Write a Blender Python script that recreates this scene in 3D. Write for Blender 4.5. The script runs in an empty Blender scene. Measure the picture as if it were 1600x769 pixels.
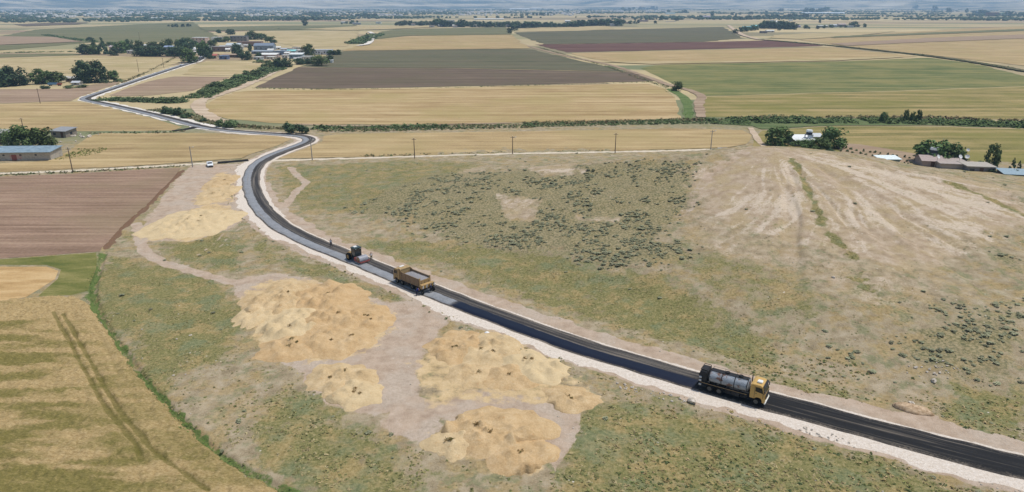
import bpy, bmesh, math, random
import numpy as np
from mathutils import Vector, Matrix

random.seed(7)
RNG = np.random.default_rng(11)
SC = bpy.context.scene
COL = SC.collection
R = math.radians

# ------------------------------------------------------------------ camera
CAM_H = 50.0
PITCH = R(19.2)
FPX = 1081.0                      # focal length in photo pixels (1600 wide)
CP, SP = math.cos(PITCH), math.sin(PITCH)

def ray(u, v):
    a = (u - 800.0) / FPX
    b = -(v - 384.5) / FPX
    return np.array([a, CP + b * SP, -SP + b * CP])

def P0(u, v, z=0.0):
    """point of the flat plain that shows at this place of the photo"""
    d = ray(u, v)
    k = (CAM_H - z) / -d[2]
    return Vector((d[0] * k, d[1] * k, z))

def ppm(u, v):
    """photo pixels per metre for a thing standing at this place"""
    d = ray(u, v)
    return FPX / (CAM_H / -d[2])

# ------------------------------------------------------------------ noise
def _hash(ix, iy, seed):
    h = (ix * 374761393 + iy * 668265263 + seed * 1274126177) & 0xffffffff
    h = ((h ^ (h >> 13)) * 1274126177) & 0xffffffff
    return ((h ^ (h >> 16)) & 0xffff) / 65535.0

def vnoise(x, y, seed=0):
    x = np.asarray(x, dtype=np.float64); y = np.asarray(y, dtype=np.float64)
    ix = np.floor(x).astype(np.int64); iy = np.floor(y).astype(np.int64)
    fx = x - ix; fy = y - iy
    fx = fx * fx * (3 - 2 * fx); fy = fy * fy * (3 - 2 * fy)
    a = _hash(ix, iy, seed); b = _hash(ix + 1, iy, seed)
    c = _hash(ix, iy + 1, seed); d = _hash(ix + 1, iy + 1, seed)
    return (a + (b - a) * fx) * (1 - fy) + (c + (d - c) * fx) * fy

def fbm(x, y, seed=0, octv=4, gain=0.5):
    s = 0.0; a = 1.0; t = 0.0
    for o in range(octv):
        s = s + a * vnoise(x * 2.03 ** o, y * 2.03 ** o, seed + 17 * o)
        t += a; a *= gain
    return s / t

def sstep(a, b, x):
    t = np.clip((x - a) / (b - a), 0, 1)
    return t * t * (3 - 2 * t)

# ------------------------------------------------------------------ road centre line
RPX = [(1980, 818), (1800, 778), (1600, 731), (1467, 698), (1333, 663), (1204, 628), (1093, 597), (1013, 573), (920, 546), (800, 503),
       (717, 472), (650, 445), (600, 424), (550, 403), (500, 384), (460, 365.5), (430, 347), (406, 322), (394, 296), (393, 275),
       (402, 257.5), (421, 245.5), (448, 234.5), (474, 225), (484, 218.5), (473, 213.2), (448, 210.8), (400, 207.6),
       (350, 203.5), (318, 198.8), (284, 190.5), (232, 177.5), (175, 164.8), (146, 158.8), (133, 154.8), (143, 149.8), (175, 139), (225, 122),
       (275, 105.5), (306, 95.8), (318, 88), (326, 82)]

def catmull(pts, step):
    out = []
    n = len(pts)
    for i in range(n - 1):
        p0 = pts[max(i - 1, 0)]; p1 = pts[i]; p2 = pts[i + 1]; p3 = pts[min(i + 2, n - 1)]
        L = (p2 - p1).length
        # centripetal-ish tangents
        t1 = (p2 - p0) * (L / max((p2 - p0).length, 1e-6)); t2 = (p3 - p1) * (L / max((p3 - p1).length, 1e-6))
        k = max(2, int(L / step))
        for j in range(k):
            t = j / k
            h00 = 2 * t ** 3 - 3 * t ** 2 + 1; h10 = t ** 3 - 2 * t ** 2 + t
            h01 = -2 * t ** 3 + 3 * t ** 2; h11 = t ** 3 - t ** 2
            out.append(p1 * h00 + t1 * h10 + p2 * h01 + t2 * h11)
    out.append(pts[-1])
    return out

RC = catmull([P0(u, v) for u, v in RPX], 1.2)
RCA = np.array([(p.x, p.y) for p in RC])
for _ in range(6):
    RCA[1:-1] = 0.25 * RCA[:-2] + 0.5 * RCA[1:-1] + 0.25 * RCA[2:]
RT = np.gradient(RCA, axis=0); RT /= np.linalg.norm(RT, axis=1)[:, None]
RS = np.concatenate([[0], np.cumsum(np.linalg.norm(np.diff(RCA, axis=0), axis=1))])
RN = np.stack([-RT[:, 1], RT[:, 0]], 1)           # left of travel = the near side

def road_st(x, y):
    """(distance along, signed offset) of points from the road's centre line"""
    x = np.asarray(x, float).ravel(); y = np.asarray(y, float).ravel()
    s = np.zeros(x.size); t = np.full(x.size, 1e3)
    sub = RCA[::2]; st = RS[::2]; sn = RN[::2]; tt = RT[::2]
    for a in range(0, x.size, 20000):
        X = x[a:a + 20000]; Y = y[a:a + 20000]
        d2 = (X[:, None] - sub[None, :, 0]) ** 2 + (Y[:, None] - sub[None, :, 1]) ** 2
        i = d2.argmin(1)
        dx = X - sub[i, 0]; dy = Y - sub[i, 1]
        along = dx * tt[i, 0] + dy * tt[i, 1]
        off = dx * sn[i, 0] + dy * sn[i, 1]
        d = np.sqrt(d2[np.arange(i.size), i])
        s[a:a + 20000] = st[i] + along
        t[a:a + 20000] = np.where(np.abs(along) < 4, off, np.sign(off) * d)
    return s, t

def road_at(u, v, t):
    p = P0(u, v)
    i = int(((RCA[:, 0] - p.x) ** 2 + (RCA[:, 1] - p.y) ** 2).argmin())
    q = RCA[i] + RN[i] * t
    return Vector((q[0], q[1], 0)), math.atan2(RT[i, 1], RT[i, 0]), RS[i]

# ------------------------------------------------------------------ terrain height
MX, MY = 69.3, 182.0
def height0(x, y):
    """the hill and its low shoulder, without fine detail"""
    x = np.asarray(x, float); y = np.asarray(y, float)
    dx = x - MX; dy = y - MY
    sx = np.where(dx < 0, 33.6, 45.0); sy = np.where(dy < 0, 44.7, 15.0)
    r2 = (dx / sx) ** 2 + (dy / sy) ** 2
    h = 14.3 * np.exp(-0.5 * r2 ** 0.85)
    h = h + 3.0 * np.exp(-0.5 * (((x - 18) / 26) ** 2 + ((y - 192) / 24) ** 2))
    h = h + 1.4 * np.exp(-0.5 * (((x + 12) / 22) ** 2 + ((y - 182) / 26) ** 2))
    h = h + 2.8 * np.exp(-0.5 * (((x - 128) / 20) ** 2 + ((y - 150) / 18) ** 2))
    return h

def inpoly(x, y, poly):
    x = np.asarray(x); y = np.asarray(y)
    c = np.zeros(x.shape, bool)
    n = len(poly)
    for i in range(n):
        x0, y0 = poly[i][0], poly[i][1]; x1, y1 = poly[(i + 1) % n][0], poly[(i + 1) % n][1]
        if y0 == y1: continue
        m = ((y0 > y) != (y1 > y)) & (x < (x1 - x0) * (y - y0) / (y1 - y0) + x0)
        c ^= m
    return c

# flat farmland left of the ditch
LEFTLAND = [tuple(P0(u, v))[:2] for u, v in [(-500, 1000), (-500, 262), (284, 262), (262, 287), (223, 326), (187, 357), (160, 392), (152, 420), (141, 455), (151, 492), (184, 545), (231, 607), (299, 679), (361, 726), (431, 766), (520, 815), (560, 1000)]]

def mound_polar(x, y):
    dx = x - MX; dy = y - MY
    return np.sqrt(dx * dx + dy * dy), np.arctan2(dy, dx)

_near = RCA[RCA[:, 1] < 300][::6]
def road_dist_fast(x, y):
    x = np.asarray(x, float); y = np.asarray(y, float)
    sh = x.shape; xf = x.ravel(); yf = y.ravel(); out = np.full(xf.size, 500.0)
    m = (np.hypot(xf, yf) < 420)
    idx = np.nonzero(m)[0]
    for a in range(0, idx.size, 40000):
        k = idx[a:a + 40000]
        out[k] = np.sqrt(((xf[k][:, None] - _near[None, :, 0]) ** 2 + (yf[k][:, None] - _near[None, :, 1]) ** 2).min(1))
    return out.reshape(sh)

def height(x, y):
    x = np.asarray(x, float); y = np.asarray(y, float)
    d = road_dist_fast(x, y)
    f = sstep(9.0, 34.0, d)
    h = height0(x, y)
    r, th = mound_polar(x, y)
    g = fbm(th * 9 + r * 0.012, r * 0.022, 5, 3)
    gul = -0.6 * sstep(0.56, 0.74, g) * sstep(8, 24, r) * sstep(100, 50, r)
    und = (fbm(x * 0.06, y * 0.06, 31, 4) - 0.5) * 1.0 * sstep(0.3, 2.0, h)
    near = sstep(330, 240, np.hypot(x, y))
    small = (fbm(x * 0.35, y * 0.35, 41, 3) - 0.85) * 0.4
    if LEFTLAND: small = small * ~inpoly(x, y, LEFTLAND)
    return f * (h + gul * sstep(0.5, 4, h) + und) + near * sstep(5.5, 9, d) * small * 0.7

def P(u, v):
    """point of the terrain that shows at this place of the photo (ray march)"""
    d = ray(u, v)
    ks = np.linspace(40, CAM_H / -d[2] * 1.02, 260)
    z = CAM_H + d[2] * ks - height(d[0] * ks, d[1] * ks)
    i = np.nonzero(z <= 0)[0]
    if i.size == 0:
        return P0(u, v)
    i = int(i[0])
    a, b = ks[max(i - 1, 0)], ks[i]
    for _ in range(12):
        m = 0.5 * (a + b)
        if CAM_H + d[2] * m - float(height(np.array([d[0] * m]), np.array([d[1] * m]))[0]) > 0: a = m
        else: b = m
    return Vector((d[0] * b, d[1] * b, CAM_H + d[2] * b))

def hz(x, y):
    return float(height(np.array([x]), np.array([y]))[0])

# ------------------------------------------------------------------ scene helpers
def tag(o, label=None, cat=None, group=None, kind=None):
    if label: o['label'] = label
    if cat: o['category'] = cat
    if group: o['group'] = group
    if kind: o['kind'] = kind
    return o

def empty(name, loc, rz=0.0, label=None, cat=None, group=None, scale=None):
    o = bpy.data.objects.new(name, None)
    o.empty_display_size = 0.3
    COL.objects.link(o)
    o.location = loc; o.rotation_euler = (0, 0, rz)
    if scale: o.scale = scale
    return tag(o, label, cat, group)

def link(name, me, parent=None):
    o = bpy.data.objects.new(name, me)
    COL.objects.link(o)
    if parent is not None: o.parent = parent
    return o

def npmesh(name, verts, faces, mat=None, smooth=False):
    """faces: (n,3) or (n,4) int array"""
    verts = np.asarray(verts, np.float32); faces = np.asarray(faces, np.int32)
    me = bpy.data.meshes.new(name)
    me.vertices.add(len(verts)); me.vertices.foreach_set('co', verts.ravel())
    n, k = faces.shape
    me.loops.add(n * k); me.loops.foreach_set('vertex_index', faces.ravel())
    me.polygons.add(n)
    me.polygons.foreach_set('loop_start', np.arange(0, n * k, k, dtype=np.int32))
    me.polygons.foreach_set('loop_total', np.full(n, k, np.int32))
    if smooth: me.polygons.foreach_set('use_smooth', np.ones(n, bool))
    me.update(calc_edges=True); me.validate()
    if mat: me.materials.append(mat)
    return me

def vattr(me, name, arr4):
    a = me.color_attributes.new(name, 'FLOAT_COLOR', 'POINT')
    a.data.foreach_set('color', np.asarray(arr4, np.float32).ravel())

class MB:
    """collects boxes, tubes and prisms and links them as one mesh"""
    def __init__(s): s.bm = bmesh.new()
    def box(s, x0, x1, y0, y1, z0, z1, bev=0.0, M=None):
        t = bmesh.new()
        bmesh.ops.create_cube(t, size=1)
        for v in t.verts:
            v.co = Vector(((x0 + x1) / 2 + v.co.x * (x1 - x0), (y0 + y1) / 2 + v.co.y * (y1 - y0), (z0 + z1) / 2 + v.co.z * (z1 - z0)))
        if bev: bmesh.ops.bevel(t, geom=t.edges[:], offset=bev, segments=2, affect='EDGES')
        return s._add(t, M)
    def _add(s, t, M=None):
        if M is not None: bmesh.ops.transform(t, matrix=M, verts=t.verts)
        me = bpy.data.meshes.new('t'); t.to_mesh(me); t.free()
        s.bm.from_mesh(me); bpy.data.meshes.remove(me)
        return s
    def tube(s, a, b, r0, r1=None, seg=12):
        a = Vector(a); b = Vector(b); r1 = r0 if r1 is None else r1
        t = bmesh.new(); L = (b - a).length
        bmesh.ops.create_cone(t, cap_ends=True, segments=seg, radius1=r0, radius2=r1, depth=L)
        q = (b - a).to_track_quat('Z', 'Y')
        return s._add(t, Matrix.Translation((a + b) / 2) @ q.to_matrix().to_4x4())
    def prism(s, prof, y0, y1, bev=0.0):
        """side profile in x,z extruded along y"""
        t = bmesh.new()
        a = [t.verts.new((x, y0, z)) for x, z in prof]; b = [t.verts.new((x, y1, z)) for x, z in prof]
        n = len(prof)
        t.faces.new(a); t.faces.new(b[::-1])
        for i in range(n): t.faces.new((a[i], b[i], b[(i + 1) % n], a[(i + 1) % n]))
        bmesh.ops.recalc_face_normals(t, faces=t.faces)
        if bev: bmesh.ops.bevel(t, geom=t.edges[:], offset=bev, segments=2, affect='EDGES')
        return s._add(t)
    def slab(s, p, th):
        """thin plate: a planar polygon of 3-D points given a thickness"""
        t = bmesh.new(); p = [Vector(q) for q in p]
        n = (p[1] - p[0]).cross(p[2] - p[0]).normalized() * th
        a = [t.verts.new(q) for q in p]; b = [t.verts.new(q + n) for q in p]
        k = len(p); t.faces.new(a[::-1]); t.faces.new(b)
        for i in range(k): t.faces.new((a[i], a[(i + 1) % k], b[(i + 1) % k], b[i]))
        bmesh.ops.recalc_face_normals(t, faces=t.faces)
        return s._add(t)
    def ball(s, c, rx, ry, rz, sub=2, noise=0.0):
        t = bmesh.new(); bmesh.ops.create_icosphere(t, subdivisions=sub, radius=1)
        for v in t.verts:
            k = 1 + noise * (random.random() - 0.5)
            v.co = Vector((c[0] + v.co.x * rx * k, c[1] + v.co.y * ry * k, c[2] + v.co.z * rz * k))
        return s._add(t)
    def ellcyl(s, x0, x1, zc, ry, rz, seg=28, dish=0.18):
        t = bmesh.new()
        xs = [(x0 - dish, 0.02), (x0 - dish * 0.75, 0.5), (x0 - dish * 0.35, 0.85), (x0, 1.0), (x1, 1.0), (x1 + dish * 0.35, 0.85), (x1 + dish * 0.75, 0.5), (x1 + dish, 0.02)]
        rings = []
        for x, k in xs:
            rings.append([t.verts.new((x, math.cos(2 * math.pi * i / seg) * ry * k, zc + math.sin(2 * math.pi * i / seg) * rz * k)) for i in range(seg)])
        for a, b in zip(rings, rings[1:]):
            for i in range(seg): t.faces.new((a[i], a[(i + 1) % seg], b[(i + 1) % seg], b[i]))
        t.faces.new(rings[0]); t.faces.new(rings[-1][::-1])
        bmesh.ops.recalc_face_normals(t, faces=t.faces)
        return s._add(t)
    def build(s, name, m, parent=None, smooth=False):
        me = bpy.data.meshes.new(name); s.bm.to_mesh(me); s.bm.free()
        if smooth:
            me.polygons.foreach_set('use_smooth', np.ones(len(me.polygons), bool))
            try: me.set_sharp_from_angle(angle=R(40))
            except Exception: pass
        me.materials.append(m)
        return link(name, me, parent)

# ------------------------------------------------------------------ material helpers
SAT = 0.92
def lin(c):
    return tuple(((k / 255.0) / 12.92 if k / 255.0 <= 0.04045 else ((k / 255.0 + 0.055) / 1.055) ** 2.4) for k in c[:3])

class NM:
    def __init__(s, name, rough=0.9, spec=0.2):
        s.m = bpy.data.materials.new(name); s.m.use_nodes = True
        s.t = s.m.node_tree; s.b = s.t.nodes['Principled BSDF']
        s.b.inputs['Roughness'].default_value = rough
        s.b.inputs['Specular IOR Level'].default_value = spec
    def n(s, typ, **kw):
        x = s.t.nodes.new(typ)
        for k, v in kw.items(): setattr(x, k, v)
        return x
    def put(s, sock, v):
        if hasattr(v, 'is_output'): s.t.links.new(v, sock)
        elif isinstance(v, (tuple, list)):
            sock.default_value = tuple(v) + ((1.0,) if len(v) == 3 and sock.type == 'RGBA' else ())
        else: sock.default_value = v
    def pos(s): return s.n('ShaderNodeNewGeometry').outputs['Position']
    def obj(s): return s.n('ShaderNodeTexCoord').outputs['Object']
    def mapp(s, vec, rz=0.0, sc=(1, 1, 1), loc=(0, 0, 0)):
        x = s.n('ShaderNodeMapping'); s.put(x.inputs['Vector'], vec)
        x.inputs['Rotation'].default_value = (0, 0, rz); x.inputs['Scale'].default_value = sc; x.inputs['Location'].default_value = loc
        return x.outputs['Vector']
    def noise(s, vec, scale, detail=4, rough=0.55, dist=0.0):
        x = s.n('ShaderNodeTexNoise'); s.put(x.inputs['Vector'], vec)
        x.inputs['Scale'].default_value = scale; x.inputs['Detail'].default_value = detail
        x.inputs['Roughness'].default_value = rough; x.inputs['Distortion'].default_value = dist
        return x.outputs['Fac']
    def voro(s, vec, scale, rand=1.0, out='Color'):
        x = s.n('ShaderNodeTexVoronoi'); s.put(x.inputs['Vector'], vec)
        x.inputs['Scale'].default_value = scale; x.inputs['Randomness'].default_value = rand
        return x.outputs[out]
    def rng(s, v, a, b, c=0.0, d=1.0, smooth=True):
        x = s.n('ShaderNodeMapRange'); x.interpolation_type = 'SMOOTHSTEP' if smooth else 'LINEAR'
        s.put(x.inputs['Value'], v)
        for k, q in zip(('From Min', 'From Max', 'To Min', 'To Max'), (a, b, c, d)): s.put(x.inputs[k], q)
        return x.outputs['Result']
    def math(s, op, a, b=0.0, clamp=False):
        x = s.n('ShaderNodeMath', operation=op); x.use_clamp = clamp
        s.put(x.inputs[0], a); s.put(x.inputs[1], b)
        return x.outputs[0]
    def ramp(s, fac, stops):
        x = s.n('ShaderNodeValToRGB'); s.put(x.inputs['Fac'], fac)
        e = x.color_ramp.elements
        while len(e) < len(stops): e.new(0.5)
        for k, (p, c) in zip(e, stops):
            g = 0.3 * c[0] + 0.6 * c[1] + 0.1 * c[2]
            k.position = p; k.color = tuple(lin([g + (q - g) * SAT for q in c])) + (1,)
        return x.outputs['Color']
    def mix(s, fac, a, b, mode='MIX'):
        x = s.n('ShaderNodeMix', data_type='RGBA'); x.blend_type = mode
        s.put(x.inputs['Factor'], fac)
        s.put(x.inputs[6], a if hasattr(a, 'is_output') else tuple(lin(a)) + (1,))
        s.put(x.inputs[7], b if hasattr(b, 'is_output') else tuple(lin(b)) + (1,))
        return x.outputs[2]
    def mix_f(s, a, b): return s.math('MULTIPLY', s.math('ADD', a, b), 0.5)
    def attr(s, name):
        x = s.n('ShaderNodeAttribute'); x.attribute_name = name
        return x
    def rgb(s, col):
        x = s.n('ShaderNodeSeparateColor'); s.put(x.inputs[0], col)
        return x.outputs
    def color(s, v): s.put(s.b.inputs['Base Color'], v if hasattr(v, 'is_output') else lin(v)); return s
    def bump(s, h, strength=0.4, dist=0.1):
        x = s.n('ShaderNodeBump'); x.inputs['Strength'].default_value = strength; x.inputs['Distance'].default_value = dist
        s.put(x.inputs['Height'], h); s.t.links.new(x.outputs['Normal'], s.b.inputs['Normal'])
        return s

_mc = {}
def paint(c, rough=0.55, spec=0.3, dirt=0.25, metal=0.0):
    """a plain painted / plastered / metal surface with grime of its own"""
    k = (c, rough, spec, dirt, metal)
    if k in _mc: return _mc[k]
    n = NM('paint_%d_%d_%d' % c, rough, spec)
    a = n.noise(n.obj(), 1.7, 5, 0.6); b = n.noise(n.obj(), 9.0, 3, 0.6)
    d = n.math('MULTIPLY', n.rng(a, 0.45, 0.7), dirt)
    col = n.mix(d, c, tuple(int(q * 0.55 + w * 0.12) for q, w in zip(c, (150, 130, 100))))
    col = n.mix(n.math('MULTIPLY', n.rng(b, 0.5, 0.75), dirt * 0.6), col, tuple(int(q * 0.7) for q in c))
    n.color(col); n.b.inputs['Metallic'].default_value = metal
    _mc[k] = n.m
    return n.m
# ------------------------------------------------------------------ terrain: one sheet to the horizon
def soft_poly(x, y, px, wob=1.4, z=None, n=5, freq=0.12):
    """0..1 mask of a ground patch outlined in the photo, with a frayed edge"""
    poly = [tuple(P(u, v))[:2] for u, v in px]
    a = np.array(poly); pad = wob * 3
    m = (x > a[:, 0].min() - pad) & (x < a[:, 0].max() + pad) & (y > a[:, 1].min() - pad) & (y < a[:, 1].max() + pad)
    out = np.zeros(x.shape)
    if not m.any(): return out
    X = x[m]; Y = y[m]; acc = np.zeros(X.shape)
    for k in range(n):
        wx = (fbm(X * freq, Y * freq, 100 + 7 * k, 3) - 0.5) * 4 * wob + (vnoise(X * 0.9, Y * 0.9, 60 + k) - 0.5) * wob
        wy = (fbm(X * freq, Y * freq, 200 + 7 * k, 3) - 0.5) * 4 * wob + (vnoise(X * 0.9, Y * 0.9, 80 + k) - 0.5) * wob
        acc += inpoly(X + wx, Y + wy, poly)
    out[m] = acc / n
    return out

def line_dist(x, y, px, flat=False):
    pts = catmull([(P0 if flat else P)(u, v) for u, v in px], 0.35)
    q = np.array([(p.x, p.y) for p in pts])
    m = (x > q[:, 0].min() - 12) & (x < q[:, 0].max() + 12) & (y > q[:, 1].min() - 12) & (y < q[:, 1].max() + 12)
    out = np.full(x.shape, 99.0)
    idx = np.nonzero(m)[0]
    for a in range(0, idx.size, 8000):
        k = idx[a:a + 8000]
        out[k] = np.sqrt(((x[k][:, None] - q[None, :, 0]) ** 2 + (y[k][:, None] - q[None, :, 1]) ** 2).min(1))
    return out

def stroke(x, y, px, w, soft=0.8, flat=False):
    d = line_dist(x, y, px, flat) + (vnoise(x * 0.6, y * 0.6, 9) - 0.5) * soft
    return sstep(w / 2 + soft * 0.5, w / 2 - soft * 0.5, d)

YARD = [[(300, 258), (378, 256), (374, 285), (372, 318), (384, 345), (366, 356), (300, 378), (222, 378), (218, 360), (248, 315), (283, 275)],
        [(368, 436), (440, 426), (520, 445), (610, 474), (652, 466), (692, 476), (700, 500), (668, 540), (650, 580), (655, 620), (690, 640),
         (672, 700), (640, 688), (590, 668), (600, 640), (560, 645), (505, 630), (470, 580), (420, 555), (395, 510)],
        [(655, 640), (720, 615), (800, 605), (905, 640), (900, 690), (870, 735), (840, 690), (800, 650), (700, 665)]]
BARE = [([(1130, 236), (1200, 230), (1295, 237), (1340, 256), (1300, 285), (1210, 275), (1150, 260)], 1.05), ([(1075, 262), (1200, 233), (1290, 240), (1400, 262), (1600, 298), (1600, 345), (1420, 430), (1300, 405), (1180, 365), (1090, 335)], 0.92),
        ([(1060, 300), (1200, 360), (1420, 430), (1560, 440), (1480, 475), (1300, 460), (1150, 410), (1060, 370)], 0.55),
        ([(775, 300), (850, 312), (838, 345), (800, 350), (778, 330)], 0.9), ([(815, 258), (905, 256), (918, 272), (835, 280)], 0.85),
        ([(700, 262), (770, 258), (760, 285), (690, 295)], 0.6), ([(905, 330), (1000, 335), (960, 350), (900, 345)], 0.7),
        ([(960, 420), (1040, 425), (1010, 445), (940, 440)], 0.5), ([(640, 300), (700, 300), (690, 320), (630, 318)], 0.4),
        ([(560, 345), (640, 350), (600, 368), (540, 362)], 0.5), ([(920, 700), (960, 660), (1012, 680), (985, 712), (930, 730)], 0.9),
        ([(1010, 735), (1060, 715), (1090, 730), (1050, 750)], 0.75), ([(290, 605), (380, 560), (440, 600), (430, 660), (360, 690), (310, 650)], 0.42),
        ([(260, 470), (340, 470), (330, 492), (270, 490)], 0.6), ([(305, 505), (350, 500), (355, 520), (310, 520)], 0.8),
        ([(480, 690), (560, 720), (500, 769), (380, 740), (420, 690)], 0.55), ([(1300, 560), (1420, 590), (1500, 620), (1400, 640), (1290, 600)], 0.5),
        ([(1320, 430), (1400, 445), (1400, 480), (1330, 470)], 0.6)]
GREEN = [([(425, 258), (640, 250), (760, 255), (690, 290), (610, 330), (480, 332), (440, 305)], 0.62),
         ([(530, 372), (640, 372), (760, 385), (900, 398), (1000, 425), (1100, 470), (1210, 520), (1240, 575), (1100, 548), (1000, 522), (850, 480), (700, 420), (600, 395)], 0.72),
         ([(900, 430), (1020, 445), (1100, 480), (1160, 540), (1060, 535), (960, 505)], 0.85),
         ([(1000, 400), (1090, 385), (1250, 420), (1330, 500), (1230, 520), (1100, 460)], 0.5),
         ([(1230, 590), (1330, 610), (1340, 635), (1260, 625), (1215, 600)], 0.9), ([(1480, 590), (1600, 600), (1600, 700), (1500, 675), (1440, 640)], 0.8),
         ([(900, 640), (1000, 620), (1120, 640), (1300, 700), (1560, 769), (1500, 900), (850, 900), (868, 700)], 0.72),
         ([(1040, 690), (1200, 690), (1400, 769), (1300, 860), (1000, 800)], 0.85),
         ([(390, 640), (470, 590), (540, 650), (600, 690), (680, 740), (700, 840), (560, 840), (430, 760), (360, 690)], 0.75),
         ([(150, 398), (300, 420), (365, 450), (385, 500), (350, 555), (260, 610), (300, 660), (250, 640), (190, 545), (150, 480)], 0.85),
         ([(230, 385), (350, 360), (380, 385), (372, 430), (290, 415)], 0.85), ([(262, 300), (285, 278), (262, 330), (222, 372), (190, 388), (200, 350)], 0.6),
         ([(380, 352), (420, 378), (520, 420), (640, 468), (600, 474), (480, 432), (390, 388)], 0.72), ([(690, 490), (760, 515), (900, 565), (1000, 600), (900, 590), (720, 520)], 0.55),
         ([(1300, 265), (1600, 345), (1600, 360), (1400, 300)], 0.3), ([(1180, 345), (1215, 345), (1230, 355), (1190, 358)], 0.8),
         ([(1310, 436), (1340, 434), (1390, 458), (1370, 462)], 1.0)]
SCRUB = [([(590, 300), (680, 272), (760, 268), (860, 262), (950, 256), (1060, 252), (1080, 290), (1052, 345), (1030, 372), (1082, 400), (1062, 415), (980, 410), (900, 396), (820, 392), (740, 384), (690, 366), (640, 345), (570, 330)], 1.0),
         ([(1430, 520), (1600, 470), (1600, 600), (1500, 590), (1440, 560)], 0.75), ([(1560, 395), (1600, 390), (1600, 430), (1540, 425)], 0.8),
         ([(1390, 465), (1500, 460), (1560, 500), (1450, 520)], 0.5), ([(1270, 540), (1400, 550), (1380, 575), (1250, 560)], 0.4)]
TRACKS = [([(215, 350), (222, 385), (250, 408), (300, 424), (350, 438), (400, 446)], 2.6, 0.85), ([(286, 412), (330, 385), (352, 362), (366, 350)], 0.6, 0.6), ([(294, 415), (340, 388), (362, 366), (376, 356)], 0.6, 0.6),
          ([(446, 322), (462, 300), (478, 285), (465, 275), (455, 262)], 2.4, 0.8), ([(1165, 238), (1120, 262), (1090, 300), (1070, 335)], 3.0, 0.5)]
STRAW = [([(640, 560), (700, 515), (760, 512), (840, 548), (905, 580), (940, 622), (935, 642), (870, 642), (790, 625), (720, 640), (660, 650)], 0.6),
         ([(372, 475), (400, 446), (440, 428), (500, 434), (560, 455), (612, 490), (612, 525), (570, 555), (480, 575), (425, 560), (395, 545)], 0.6),
         ([(220, 378), (245, 345), (330, 316), (372, 325), (372, 350), (300, 378)], 0.8), ([(300, 318), (340, 270), (364, 268), (368, 318)], 0.7),
         ([(655, 690), (690, 650), (800, 640), (880, 690), (850, 740), (700, 725)], 0.5)]
DITCH = [(158, 396), (150, 420), (142, 455), (152, 492), (185, 545), (232, 607), (300, 678), (362, 725), (432, 764), (520, 812)]
BANK = [(286, 266), (262, 288), (225, 328), (190, 358), (166, 388)]

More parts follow.
